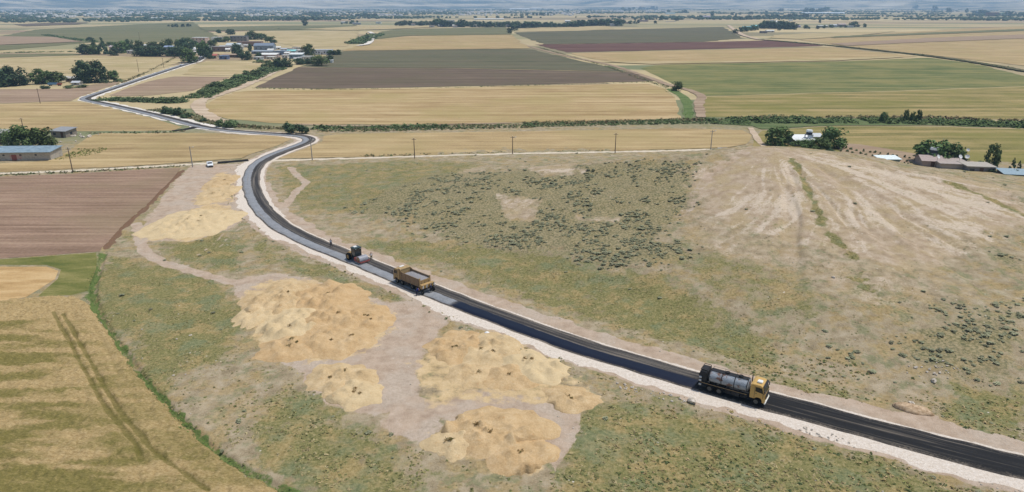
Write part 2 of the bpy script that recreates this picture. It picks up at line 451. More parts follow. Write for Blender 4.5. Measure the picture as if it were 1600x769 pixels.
def terrain_sheet():
    th_in = np.radians(np.arange(-43, 43.01, 0.11)); th_out = np.radians(np.concatenate([np.arange(-180, -43, 4.0), np.arange(46, 180, 4.0)]))
    th = np.sort(np.concatenate([th_in, th_out]))
    r = [4.0, 20.0, 40.0]
    q = 56.0
    while q < 16500:
        r.append(q); q *= (1.0042 if q < 330 else 1.03)
    r = np.array(r)
    T, Rr = np.meshgrid(th, r)
    X = (np.sin(T) * Rr).ravel(); Y = (np.cos(T) * Rr).ravel()
    nr, nt = T.shape
    Z = height(X, Y)
    near = (Rr.ravel() < 360) & (Rr.ravel() > 50) & (np.abs(T.ravel()) < R(44))
    x = X[near]; y = Y[near]; N = x.size
    s, t = road_st(x, y)
    A = np.zeros((N, 4)); B = np.zeros((N, 4)); Cc = np.zeros((N, 4))
    for px, w in BARE: A[:, 0] = np.maximum(A[:, 0], w * 0.9 * soft_poly(x, y, px, 4.5))
    for px, w in GREEN: A[:, 1] = np.maximum(A[:, 1], w * soft_poly(x, y, px, 3.2))
    for px, w in SCRUB: A[:, 2] = np.maximum(A[:, 2], w * 0.92 * soft_poly(x, y, px, 3.5))
    A[:, 1] = np.maximum(A[:, 1], 0.9 * stroke(x, y, [(1238, 248), (1250, 275), (1268, 310), (1286, 350), (1310, 380), (1335, 400)], 1.8, 1.6))
    A[:, 1] = np.maximum(A[:, 1], 0.85 * stroke(x, y, [(1478, 285), (1520, 300), (1560, 318), (1600, 335)], 2.2, 1.6))
    A[:, 2] *= 1 - sstep(0.5, 0.8, np.maximum.reduce([soft_poly(x, y, px, 1.6) * w for px, w in BARE[3:7]]))
    # road shoulders: crushed limestone on the near side, a thin line of it and a dirt bench on the hill's side
    rag = (fbm(x * 0.35, y * 0.35, 77, 3) - 0.5); rag2 = (fbm(s * 0.08, t * 0, 78, 3) - 0.5)
    wl = 4.6 + 2.6 * rag + 2.2 * rag2
    white = sstep(wl + 0.35, wl - 0.35, t) * (t > 0)
    wr = 3.05 + 0.5 * rag
    wr = np.where(s > 175, 3.7 + 0.9 * rag, wr)
    white = np.maximum(white, sstep(wr + 0.25, wr - 0.25, -t) * (t < 0) * 0.9)
    B[:, 0] = white
    bench = 5.9 + 2.6 * rag + 2.2 * rag2
    bench = np.where(s > 215, 4.2, bench)
    dirt = sstep(bench + 0.5, bench - 0.5, -t) * (t < 0)
    dirt = np.maximum(dirt, sstep(6.2 + 2 * rag, 5.4 + 2 * rag, t) * (t > 0) * 0.75)
    for px in YARD: dirt = np.maximum(dirt, soft_poly(x, y, px, 1.3))
    for px, w, k in TRACKS: dirt = np.maximum(dirt, k * stroke(x, y, px, w))
    B[:, 1] = dirt
    for px, w in STRAW: B[:, 2] = np.maximum(B[:, 2], w * soft_poly(x, y, px, 2.4))
    # field edge ditch and bank
    dd = line_dist(x, y, DITCH)
    Cc[:, 0] = sstep(1.15, 0.5, dd + (vnoise(x * 0.8, y * 0.8, 3) - 0.5) * 1.2) * (0.55 + 0.45 * sstep(0.3, 0.5, vnoise(x * .12, y * .12, 4)))
    Cc[:, 1] = np.maximum(stroke(x, y, BANK, 1.6, 1.0), 0)
    # pale farm track along the far fields
    tr = np.maximum(stroke(x, y, [(408, 254), (440, 250.5), (560, 247), (700, 243.5), (800, 241.5), (960, 238), (1140, 232.5)], 2.3, 0.5, True),
                    stroke(x, y, [(-80, 276), (0, 271.5), (110, 267), (240, 260), (320, 255.5), (384, 252)], 2.4, 0.5))
    tr = np.maximum(tr, stroke(x, y, [(120, 207.5), (200, 206.5), (262, 205.5), (300, 202.5)], 3.2, 0.6))
    Cc[:, 2] = tr
    # pale wash streaks running down the hill
    r_, a_ = mound_polar(x, y)
    a_ = a_ + (fbm(x * 0.04, y * 0.04, 15, 3) - 0.5) * 0.35
    st = 0.5 * fbm(a_ * 15 + r_ * 0.01, r_ * 0.05, 5, 4) + 0.5 * fbm(a_ * 44, r_ * 0.09, 25, 4)
    st = 0.7 * st + 0.3 * fbm(x * 0.11, y * 0.11, 6, 4)
    A[:, 3] = sstep(0.40, 0.66, st) * sstep(2, 15, r_) * sstep(115, 60, r_)
    B[:, 3] = sstep(230, 120, s)                     # roughly: how far towards the viewer
    full = [np.zeros((X.size, 4)) for _ in range(3)]
    for f, a in zip(full, (A, B, Cc)): f[near] = a
    Z[near] -= 0.45 * sstep(0.9, 0.1, line_dist(x, y, [(u + 5, v) for u, v in DITCH]))
    # under the fields that are sheets of their own the ground stays just flat
    i = np.arange(nr * nt).reshape(nr, nt)
    f = np.stack([i[:-1, :-1], i[:-1, 1:], i[1:, 1:], i[1:, :-1]], -1).reshape(-1, 4)
    wrap = np.stack([i[:-1, -1], i[:-1, 0], i[1:, 0], i[1:, -1]], -1).reshape(-1, 4)
    f = np.concatenate([f, wrap])
    V = np.stack([X, Y, Z], 1)
    c = len(V); V = np.concatenate([V, [[0, 0, 0]]])
    me = npmesh('ground', V, f, None, True)
    cap = [(i[0, k], i[0, (k + 1) % nt], c) for k in range(nt)]
    bm = bmesh.new(); bm.from_mesh(me); bm.verts.ensure_lookup_table()
    for a, b, d in cap: bm.faces.new((bm.verts[b], bm.verts[a], bm.verts[d]))
    bm.to_mesh(me); bm.free()
    for nme, arr in zip(('za', 'zb', 'zc'), full):
        vattr(me, nme, np.concatenate([arr, np.zeros((1, 4))]))
    global GA
    GA = (x, y, A, B, Cc)
    return me

def ground_material():
    m = NM('earth_and_dry_grass', 0.95, 0.08)
    p = m.pos()
    n1 = m.noise(p, 0.09, 6, 0.62); n2 = m.noise(p, 0.5, 6, 0.62); n3 = m.noise(p, 2.2, 5, 0.7); n4 = m.noise(p, 6.0, 4, 0.75)
    n5 = m.noise(m.mapp(p, loc=(31, 7, 0)), 0.16, 5, 0.6)
    a = m.attr('za'); b = m.attr('zb'); c = m.attr('zc')
    ra = m.rgb(a.outputs['Color']); rb = m.rgb(b.outputs['Color']); rc = m.rgb(c.outputs['Color'])
    def thr(w, nz, k=0.9, sharp=0.16):
        """mask weight eaten into by noise"""
        v = m.math('ADD', w, m.math('MULTIPLY', m.math('SUBTRACT', nz, 0.5), k))
        return m.rng(v, 0.5 - sharp, 0.5 + sharp)
    # far plain: patchwork of straw, fallow and green strips, lying across the view
    fv = m.mapp(p, R(7), (0.0016, 0.0075, 0.001))
    cell = m.rgb(m.voro(fv, 1.0, 0.9))
    far = m.ramp(cell[0], [(0.0, (178, 160, 122)), (0.22, (196, 176, 132)), (0.4, (168, 152, 116)), (0.5, (150, 126, 104)), (0.62, (132, 132, 98)), (0.72, (186, 166, 124)), (0.86, (120, 126, 92)), (1.0, (190, 172, 130))])
    far = m.mix(m.math('MULTIPLY', m.rng(m.noise(m.mapp(p, R(7), (0.004, 0.03, 0.01)), 1.0, 5, 0.6), 0.4, 0.7), 0.35), far, (150, 142, 106))
    # rough grazing land
    g = m.mix(0.5, n2, n3)
    base = m.ramp(m.math('ADD', m.math('MULTIPLY', n2, 0.6), m.math('MULTIPLY', n4, 0.4)), [(0.33, (116, 104, 78)), (0.44, (148, 132, 104)), (0.53, (168, 152, 124)), (0.68, (188, 173, 148))])
    n6 = m.noise(m.mapp(p, loc=(3, 91, 0)), 0.22, 6, 0.68); n7 = m.noise(m.mapp(p, loc=(53, 11, 0)), 0.3, 6, 0.7)
    base = m.mix(m.math('MULTIPLY', m.rng(n6, 0.46, 0.6), 0.75), base, m.ramp(n3, [(0.35, (134, 114, 70)), (0.6, (176, 152, 104))]))
    base = m.mix(m.math('MULTIPLY', m.rng(n7, 0.50, 0.62), 0.7), base, m.ramp(n3, [(0.33, (94, 104, 72)), (0.62, (138, 138, 98))]))
    bare = m.ramp(m.math('ADD', m.math('MULTIPLY', n2, 0.55), m.math('MULTIPLY', n4, 0.45)), [(0.34, (144, 124, 98)), (0.48, (172, 151, 125)), (0.6, (190, 171, 147)), (0.72, (206, 191, 171))])
    bare = m.mix(m.math('MULTIPLY', m.rng(n5, 0.42, 0.6), 0.55), bare, m.ramp(n3, [(0.35, (150, 132, 92)), (0.65, (186, 164, 120))]))
    pale = m.ramp(n3, [(0.3, (196, 178, 156)), (0.7, (222, 208, 190))])
    green = m.ramp(m.math('ADD', m.math('MULTIPLY', n3, 0.6), m.math('MULTIPLY', n4, 0.4)), [(0.34, (84, 86, 50)), (0.46, (116, 114, 68)), (0.56, (144, 134, 88)), (0.68, (172, 156, 114))])
    green = m.mix(m.math('MULTIPLY', m.rng(n6, 0.48, 0.62), 0.7), green, m.ramp(n3, [(0.33, (140, 118, 72)), (0.62, (180, 156, 108))]))
    green = m.mix(m.math('MULTIPLY', m.rng(n5, 0.5, 0.62), 0.5), green, m.ramp(n3, [(0.3, (84, 104, 78)), (0.65, (128, 138, 104))]))
    scrub = m.ramp(n3, [(0.35, (92, 94, 66)), (0.47, (124, 118, 82)), (0.58, (164, 148, 112))])
    col = base
    col = m.mix(thr(ra[0], m.mix_f(n2, n6), 1.7, 0.3), col, bare)
    col = m.mix(m.math('MULTIPLY', thr(m.math('MULTIPLY', a.outputs['Alpha'], ra[0]), m.mix_f(n2, n3), 2.2, 0.3), 0.6), col, pale)
    col = m.mix(thr(ra[1], m.mix_f(n2, n7), 2.0, 0.25), col, green)
    col = m.mix(m.math('MULTIPLY', thr(ra[2], m.mix_f(n2, n7), 1.8, 0.25), 0.85), col, scrub)
    # scattered weeds everywhere on the rough land
    weeds = m.math('MULTIPLY', m.rng(n4, 0.56, 0.66), m.rng(n2, 0.5, 0.62))
    col = m.mix(m.math('MULTIPLY', weeds, 0.6), col, (100, 100, 68))
    dirt = m.ramp(m.math('ADD', m.math('MULTIPLY', n2, 0.6), m.math('MULTIPLY', n4, 0.4)), [(0.32, (150, 128, 108)), (0.5, (180, 158, 136)), (0.68, (198, 178, 158))])
    dirt = m.mix(m.math('MULTIPLY', m.rng(n5, 0.45, 0.62), 0.7), dirt, m.ramp(n3, [(0.3, (166, 150, 132)), (0.7, (200, 184, 166))]))
    col = m.mix(thr(rb[1], n2, 0.75), col, dirt)
    straw = m.ramp(m.math('ADD', m.math('MULTIPLY', n2, 0.5), m.math('MULTIPLY', n4, 0.5)), [(0.34, (176, 148, 106)), (0.5, (200, 172, 126)), (0.66, (214, 190, 150))])
    col = m.mix(thr(rb[2], n2, 1.0), col, straw)
    lime = m.ramp(m.math('ADD', m.math('MULTIPLY', n3, 0.5), m.math('MULTIPLY', n4, 0.5)), [(0.3, (176, 158, 140)), (0.46, (208, 194, 178)), (0.62, (230, 220, 208))])
    col = m.mix(thr(rb[0], n3, 0.45, 0.1), col, lime)
    col = m.mix(thr(rc[2], n3, 0.5), col, m.ramp(n3, [(0.3, (196, 180, 154)), (0.7, (222, 210, 190))]))
    col = m.mix(thr(rc[1], n3, 0.8), col, m.ramp(n4, [(0.3, (100, 74, 56)), (0.7, (140, 110, 86))]))
    col = m.mix(thr(rc[0], n3, 0.8), col, m.ramp(n4, [(0.3, (80, 100, 48)), (0.7, (116, 132, 74))]))
    # loose white stones
    v = m.voro(p, 0.9, 1.0, 'Distance')
    stones = m.math('MULTIPLY', m.rng(v, 0.14, 0.09), m.rng(n1, 0.56, 0.64))
    col = m.mix(m.math('MULTIPLY', stones, 0.8), col, (214, 204, 190))
    sx = m.n('ShaderNodeVectorMath', operation='LENGTH'); m.put(sx.inputs[0], p)
    col = m.mix(m.rng(sx.outputs['Value'], 300, 335), col, far)
    m.color(col)
    m.bump(m.math('ADD', m.math('MULTIPLY', n3, 0.6), m.math('MULTIPLY', n4, 0.5)), 0.55, 0.35)
    return m.m

ground = tag(link('ground', terrain_sheet()), kind='structure')
ground.data.materials.append(ground_material())

# ------------------------------------------------------------------ fields
def field_mat(name, cols, rz=R(2), sl=(0.012, 0.22), fine=1.2, mott=0.35, wash=None, rows=None):
    """a crop: streaks along the drilling direction, mottling and fine grain.  cols: dark, middle, light"""
    m = NM(name, 0.95, 0.06); p = m.pos()
    st = m.noise(m.mapp(p, rz, (sl[0], sl[1], 1)), 1.0, 6, 0.62)
    bl = m.noise(p, 0.02, 5, 0.6); fg = m.noise(p, fine, 4, 0.7); md = m.noise(m.mapp(p, rz, (0.05, 0.18, 1)), 1.0, 5, 0.65)
    v = m.math('ADD', m.math('ADD', m.math('MULTIPLY', st, 0.5), m.math('MULTIPLY', fg, 0.22)), m.math('MULTIPLY', md, 0.28))
    c = m.ramp(v, [(0.40, cols[0]), (0.5, cols[1]), (0.60, cols[2])])
    if wash: c = m.mix(m.math('MULTIPLY', m.rng(bl, 0.42, 0.66), mott), c, wash)
    if rows:
        w = m.n('ShaderNodeTexWave'); w.wave_type = 'BANDS'; w.bands_direction = 'Y'
        m.put(w.inputs['Vector'], m.mapp(p, rows[1])); w.inputs['Scale'].default_value = rows[0]; w.inputs['Distortion'].default_value = 1.5
        w.inputs['Detail'].default_value = 3
        c = m.mix(m.math('MULTIPLY', w.outputs['Fac'], 0.22), c, cols[0])
    m.color(c)
    m.bump(m.math('ADD', fg, st), 0.35, 0.3)
    return m.m

TAN = field_mat('ripe_wheat', ((142, 120, 82), (174, 149, 106), (192, 168, 124)), wash=(160, 144, 100), mott=0.6)
TAN2 = field_mat('ripe_wheat_reddish', ((146, 120, 80), (174, 148, 105), (194, 170, 127)), sl=(0.006, 0.16), wash=(162, 146, 98), mott=0.6)
STRAWF = field_mat('pale_stubble', ((160, 140, 100), (182, 162, 120), (198, 180, 140)), wash=(154, 142, 98), mott=0.6)
OLIVE = field_mat('ripening_wheat', ((104, 102, 58), (146, 132, 82), (174, 150, 104)), sl=(0.006, 0.12), wash=(122, 120, 66), mott=0.7)
GREENF = field_mat('green_crop', ((84, 96, 56), (108, 114, 68), (146, 136, 88)), sl=(0.006, 0.11), wash=(138, 130, 84), mott=0.75)
GGREY = field_mat('young_cotton', ((86, 86, 64), (100, 98, 74), (114, 109, 86)), sl=(0.004, 0.08), wash=(108, 100, 80), mott=0.6)
BROWN = field_mat('ploughed_earth', ((92, 80, 66), (108, 93, 78), (122, 106, 88)), sl=(0.006, 0.14), wash=(102, 94, 74), mott=0.6)
PLOUGH = field_mat('harrowed_earth', ((124, 100, 82), (148, 121, 101), (170, 143, 120)), rz=R(6), sl=(0.015, 0.6), wash=(134, 118, 92), mott=0.7)
MAROON = field_mat('dark_tilled_earth', ((92, 64, 56), (104, 76, 68), (118, 90, 80)), sl=(0.004, 0.06), wash=(112, 86, 74))
PINKB = field_mat('fallow_earth', ((140, 118, 96), (156, 132, 110), (172, 148, 124)), sl=(0.006, 0.12), wash=(150, 136, 106))
DGREEN = field_mat('dull_green_crop', ((96, 100, 66), (112, 112, 78), (130, 124, 92)), sl=(0.004, 0.08), wash=(124, 114, 86))

_fz = [0]
def field(name, px, mat, z=None, jit=1.1, label=None):
    _fz[0] += 1
    pts = [P0(u, v) for u, v in px]
    far = max(p.y for p in pts)
    z = (0.05 + 0.006 * (_fz[0] % 9)) * max(1.0, far / 350) if z is None else z
    out = []
    n = len(pts)
    for i in range(n):
        a, b = pts[i], pts[(i + 1) % n]
        k = max(1, int((b - a).length / (4.0 if a.y < 400 else 14)))
        k = min(k, 120)
        for j in range(k):
            q = a.lerp(b, j / k)
            w = jit * max(0.5, min(4.0, q.y / 300))
            q.x += (float(vnoise(q.x * 0.1, q.y * 0.1, 5)) - 0.5) * 2 * w
            q.y += (float(vnoise(q.x * 0.1, q.y * 0.1, 6)) - 0.5) * 2 * w
            out.append(q)
    bm = bmesh.new()
    f = bm.faces.new([bm.verts.new((q.x, q.y, z)) for q in out])
    f.normal_update()
    if f.normal.z < 0: f.normal_flip()
    bmesh.ops.triangulate(bm, faces=bm.faces[:])
    me = bpy.data.meshes.new(name); bm.to_mesh(me); bm.free()
    me.materials.append(mat)
    return tag(link(name, me), kind='structure')

field('ploughed_field', [(-120, 281), (0, 276.5), (110, 271.5), (240, 264.5), (283, 263), (262, 286), (222, 324), (186, 356), (160, 388), (158, 393), (80, 398), (0, 404), (-160, 412)], PLOUGH)
field('wheat_field', [(-140, 262), (0, 256), (75, 251), (98, 242), (112, 234), (140, 214), (160, 208.5), (290, 208), (360, 209.5), (440, 213.5), (455, 217), (430, 228), (395, 240), (376, 248), (300, 253.5), (240, 257.5), (110, 264.5), (0, 269), (-140, 274)], TAN)
field('wheat_field', [(435, 247.5), (478, 232), (502, 222), (508, 213), (540, 209.5), (800, 205.5), (1060, 201), (1160, 203), (1172, 212), (1168, 226), (1140, 230.5), (960, 236.5), (800, 239.8), (700, 241.8), (560, 245.5)], TAN)
field('wheat_field', [(318, 166), (338, 154), (365, 144.5), (400, 141), (640, 139), (830, 134), (1010, 131), (1040, 139), (1056, 158), (1062, 186), (900, 190), (700, 194), (500, 195), (420, 192), (360, 186), (330, 180), (318, 172)], TAN2)
field('cotton_field', [(395, 137), (440, 117), (470, 105), (510, 106), (720, 107), (985, 113), (1022, 127), (830, 132.5), (640, 137), (500, 139)], BROWN)
field('cotton_field', [(472, 104), (520, 82.5), (545, 80.5), (800, 76.5), (832, 77.5), (900, 94), (980, 112), (720, 106.6), (510, 105.6)], GGREY)
field('wheat_field', [(535, 80), (590, 62), (640, 56.5), (800, 54.5), (812, 66), (828, 76), (545, 79.6)], TAN)
field('green_field', [(588, 61), (590, 51), (620, 46), (790, 42.5), (800, 54), (640, 56)], DGREEN)
field('green_field', [(1000, 107), (1025, 101.5), (1300, 96.5), (1450, 90.5), (1520, 99), (1600, 119), (1760, 158), (1760, 130), (1600, 135), (1400, 142), (1150, 149), (1092, 150), (1040, 126)], GREENF)
field('wheat_field', [(1102, 151), (1400, 142.8), (1600, 135.8), (1760, 131), (1760, 190), (1600, 187), (1400, 184), (1100, 183), (1096, 166)], OLIVE)
field('wheat_field', [(1190, 204), (1300, 198), (1450, 198), (1600, 202), (1760, 206), (1760, 290), (1600, 275), (1180, 232), (1176, 215)], OLIVE)
field('green_field', [(802, 51), (1000, 45.5), (1130, 42.5), (1160, 60), (1100, 65.6), (850, 69.5)], GGREY)
field('tilled_field', [(838, 70), (1100, 66), (1200, 63.5), (1290, 72), (1000, 79.5), (885, 82)], MAROON)
field('wheat_field', [(890, 83.2), (1000, 80.5), (1300, 74), (1430, 88.5), (1300, 95.5), (1030, 100.5), (965, 97), (930, 93.5)], TAN)
field('stubble_strip', [(940, 97.4), (1200, 95.5), (1400, 88.5), (1412, 90), (1300, 95.9), (1020, 101)], STRAWF, z=0.55)
field('wheat_field', [(1250, 63), (1400, 51), (1600, 41), (1760, 34), (1760, 134), (1600, 103), (1450, 86), (1340, 75)], TAN, z=0.3)
field('fallow_field', [(1300, 69), (1450, 60), (1700, 51), (1700, 57), (1450, 66.5), (1322, 72.5)], PINKB, z=0.8)
field('green_strip', [(1300, 57.5), (1450, 51.5), (1700, 42), (1700, 45), (1450, 54.5), (1300, 60)], DGREEN, z=0.9)
field('wheat_field', [(1210, 55.5), (1260, 52.5), (1400, 49.5), (1340, 56), (1250, 62), (1200, 60)], STRAWF, z=0.7)
field('stubble_field', [(805, 50), (815, 44), (950, 40.5), (960, 46), (900, 48.5)], STRAWF)
field('wheat_field', [(-140, 170), (0, 163.5), (100, 159), (134, 160.5), (175, 170), (232, 183), (284, 198.5), (270, 204), (120, 205), (0, 206), (-140, 208)], TAN)
field('fallow_field', [(-140, 143), (0, 139.5), (100, 139.5), (170, 128.5), (190, 128.5), (150, 143), (126, 152), (112, 158), (0, 162), (-140, 167)], PINKB)
field('wheat_field', [(-140, 96), (0, 91), (130, 87), (250, 90), (294, 93), (270, 101), (225, 115), (185, 127), (145, 116), (0, 114), (-140, 116)], STRAWF)
field('green_field', [(-140, 92), (0, 85), (112, 84), (128, 86.4), (0, 90), (-140, 95)], DGREEN)
field('fallow_field', [(170, 149), (205, 136.5), (240, 125), (275, 119.5), (355, 121), (330, 131), (300, 142), (240, 149), (195, 151)], PINKB)
field('wheat_field', [(285, 117), (300, 105), (320, 95.5), (400, 95), (416, 102), (395, 112), (362, 118.5)], STRAWF)
field('green_field', [(-140, 66), (0, 57), (60, 46), (180, 40), (300, 34.5), (345, 60), (300, 66), (140, 67), (0, 79), (-140, 90)], DGREEN)
field('fallow_field', [(-140, 70), (0, 57.5), (85, 58.5), (126, 66), (0, 71), (-140, 80)], PINKB, z=0.9)
field('tilled_field', [(20, 38.5), (80, 36), (140, 35.6), (120, 38.6), (40, 41.5)], BROWN, z=0.9)
field('wheat_field', [(395, 49.5), (560, 48.5), (554, 66), (540, 73), (470, 74.5), (410, 62)], STRAWF)
field('green_strip', [(310, 43), (440, 40.5), (560, 39.8), (545, 43), (470, 47), (320, 49)], DGREEN, z=0.9)
field('stubble_field', [(470, 46.5), (560, 41.5), (680, 40.8), (690, 42.5), (600, 46.5), (540, 48)], STRAWF, z=1.0)

# field-side dirt roads, as strips
def strip(name, px, w, mat, z, jit=0.25):
    pts = catmull([P0(u, v) for u, v in px], 3.0)
    q = np.array([(p.x, p.y) for p in pts]); t = np.gradient(q, axis=0); t /= np.linalg.norm(t, axis=1)[:, None]
    nrm = np.stack([-t[:, 1], t[:, 0]], 1)
    k = np.arange(len(q))
    wl = w / 2 * (1 + jit * (vnoise(k * 0.7, k * 0, 3) - 0.5) * 2); wr = w / 2 * (1 + jit * (vnoise(k * 0.7, k * 0 + 9, 4) - 0.5) * 2)
    a = q + nrm * wl[:, None]; b = q - nrm * wr[:, None]
    V = np.concatenate([np.c_[a, np.full(len(q), z)], np.c_[b, np.full(len(q), z)]])
    n = len(q); F = np.array([(i + n, i + 1 + n, i + 1, i) for i in range(n - 1)])
    return tag(link(name, npmesh(name, V, F, mat)), kind='structure')

DUSTY = field_mat('track_dust', ((168, 146, 120), (190, 168, 142), (208, 190, 166)))
PALE = field_mat('white_track', ((206, 198, 184), (222, 214, 202), (232, 226, 216)))
EARTH = field_mat('track_earth', ((138, 116, 94), (158, 136, 112), (176, 154, 130)))
field('grass_strip', [(1042, 139), (1056, 148), (1064, 158), (1068, 172), (1067, 187), (1084, 187), (1082, 172), (1082, 158), (1074, 150), (1056, 140)], field_mat('lush_grass', ((82, 102, 56), (98, 116, 66), (118, 130, 82)), sl=(0.1, 0.2)))
field('grass_strip', [(1115, 187.5), (1250, 184.5), (1400, 186), (1600, 191), (1760, 195), (1760, 206), (1600, 200.5), (1450, 196.5), (1300, 197), (1190, 202), (1176, 197), (1110, 193)], field_mat('canal_grass', ((80, 96, 56), (96, 110, 68), (120, 124, 84)), sl=(0.02, 0.2)), z=0.2)
field('orchard_earth', [(1306, 224), (1345, 226), (1430, 241), (1445, 256), (1380, 256), (1320, 246)], PINKB, z=0.2)
strip('dirt_track', [(456, 101), (440, 107), (405, 124), (365, 141), (330, 152), (312, 160), (312, 170), (330, 184), (356, 192)], 6.5, DUSTY, 0.22)
strip('dirt_track', [(460, 194.5), (560, 197), (800, 192.5)], 2.5, EARTH, 0.16)
strip('white_track', [(577, 50.5), (583, 54), (581, 62), (574, 70), (560, 72.5)], 8, PALE, 1.2)
strip('dirt_track', [(812, 68), (838, 76), (890, 89), (950, 101), (1010, 120), (1045, 133), (1078, 142), (1095, 150), (1092, 165), (1096, 184)], 5.0, EARTH, 0.3)
strip('dirt_track', [(1138, 40), (1160, 55), (1185, 62), (1200, 63)], 9, DUSTY, 1.0)
strip('dirt_track', [(1172, 200), (1182, 215), (1190, 226), (1205, 236)], 2.5, DUSTY, 0.16)
strip('ditch_earth', [(1190, 62.5), (1300, 72), (1440, 87), (1520, 98), (1600, 112), (1700, 130)], 8, field_mat('ditch_soil', ((76, 74, 52), (92, 88, 62), (110, 104, 76))), 0.95)

# ------------------------------------------------------------------ the road itself
def road_material():
    m = NM('asphalt_under_repair', 0.9, 0.25)
    uv = m.n('ShaderNodeUVMap'); uv.uv_map = 'st'
    sp = m.n('ShaderNodeSeparateXYZ'); m.put(sp.inputs[0], uv.outputs['UV'])
    s, t = sp.outputs['X'], sp.outputs['Y']
    cx = m.n('ShaderNodeCombineXYZ'); m.put(cx.inputs['X'], m.math('MULTIPLY', s, 0.04)); m.put(cx.inputs['Y'], m.math('MULTIPLY', t, 1.6))
    st = m.noise(cx.outputs[0], 1.0, 6, 0.65)
    p = m.pos(); fine = m.noise(p, 5.0, 5, 0.75); md = m.noise(p, 0.45, 5, 0.6)
    wob = m.math('MULTIPLY', m.math('SUBTRACT', m.noise(p, 0.5, 4, 0.6), 0.5), 0.7)
    tw = m.math('ADD', t, wob)
    old = m.ramp(m.math('ADD', m.math('MULTIPLY', st, 0.7), m.math('MULTIPLY', fine, 0.3)), [(0.36, (36, 35, 37)), (0.46, (56, 53, 52)), (0.55, (86, 81, 76)), (0.66, (120, 111, 100))])
    tar = m.ramp(m.math('ADD', m.math('MULTIPLY', st, 0.6), m.math('MULTIPLY', fine, 0.4)), [(0.34, (22, 22, 24)), (0.5, (31, 31, 33)), (0.66, (48, 46, 44))])
    chip = m.ramp(m.math('ADD', m.math('MULTIPLY', md, 0.4), m.math('MULTIPLY', fine, 0.6)), [(0.32, (112, 114, 118)), (0.5, (136, 139, 144)), (0.68, (158, 160, 163))])
    bitumen_sky_blue = (7, 12, 34)  # fresh bitumen; blue of the reflected sky is put into its base colour
    # far of the spreader: the near lane is chipped; between spreader and tanker fresh bitumen; beyond the tanker all freshly tarred
    far_of_tanker = m.rng(m.math('ADD', s, m.math('MULTIPLY', wob, 3.0)), TANK_S - 3, TANK_S + 3)
    base = m.mix(far_of_tanker, tar, old)
    lane = m.rng(tw, -0.05, 0.12)
    edge = m.rng(tw, 2.3, 2.15)
    chipped = m.math('MULTIPLY', m.math('MULTIPLY', lane, edge), m.rng(m.math('ADD', s, m.math('MULTIPLY', wob, 2.0)), CHIP_S - 0.6, CHIP_S + 0.6))
    fresh = m.math('MULTIPLY', m.math('MULTIPLY', m.rng(tw, -0.18, -0.08), m.rng(tw, 2.35, 2.25)), m.math('MULTIPLY', m.rng(s, TANK_S - 0.5, TANK_S + 0.5), m.rng(s, CHIP_S + 1.0, CHIP_S - 1.0)))
    col = m.mix(chipped, base, chip)
    # dust swept over the old lane
    col = m.mix(m.math('MULTIPLY', m.rng(st, 0.53, 0.68), 0.5), col, (132, 122, 110))
    # dust and spilled stone creeping in from both edges
    ab = m.math('ABSOLUTE', t)
    ed = m.math('MULTIPLY', m.rng(m.math('ADD', ab, m.math('MULTIPLY', m.math('SUBTRACT', fine, 0.5), 2.4)), 1.9, 2.9), m.rng(md, 0.42, 0.6, 0.25, 0.8))
    col = m.mix(ed, col, (150, 138, 124))
    col = m.mix(fresh, col, bitumen_sky_blue)
    m.color(col)
    rg = m.rng(fresh, 0, 1, 0.88, 0.4)
    m.put(m.b.inputs['Specular IOR Level'], m.rng(fresh, 0, 1, 0.25, 0.35))
    m.put(m.b.inputs['Roughness'], rg)
    m.bump(m.math('MULTIPLY', fine, m.rng(fresh, 0, 1, 1.0, 0.15)), 0.3, 0.05)
    return m.m

_, _, TANK_S = road_at(1096, 598, 0)
_, _, CHIP_S = road_at(717, 472, 0)

def build_road():
    ts = [-2.62, -2.5, -1.25, 0, 1.25, 2.5, 2.62]
    zs = [-0.05, 0.10, 0.13, 0.15, 0.13, 0.10, -0.05]
    n = len(RCA); V = []; UV = []
    wide = np.interp(RS, [0, 330, 420, 560, 900], [1.0, 1.0, 1.12, 1.2, 1.3])
    for j in range(n):
        e0 = (float(vnoise(RS[j] * 0.35, 0, 21)) - 0.5) * 0.35; e1 = (float(vnoise(RS[j] * 0.35, 5, 22)) - 0.5) * 0.35
        for k, t in enumerate(ts):
            tt = t * wide[j] + (e0 if k < 2 else e1 if k > 4 else 0)
            q = RCA[j] + RN[j] * tt
            V.append((q[0], q[1], zs[k])); UV.append((RS[j], t))
    m = len(ts)
    F = [(j * m + k + 1, j * m + k, (j + 1) * m + k, (j + 1) * m + k + 1) for j in range(n - 1) for k in range(m - 1)]
    F = np.array(F)
    me = npmesh('road', V, F, road_material(), True)
    li = np.zeros(len(me.loops), np.int32); me.loops.foreach_get('vertex_index', li)
    uv = me.uv_layers.new(name='st'); uv.data.foreach_set('uv', np.array(UV, np.float32)[li].ravel())
    return tag(link('road', me), kind='structure')
build_road()
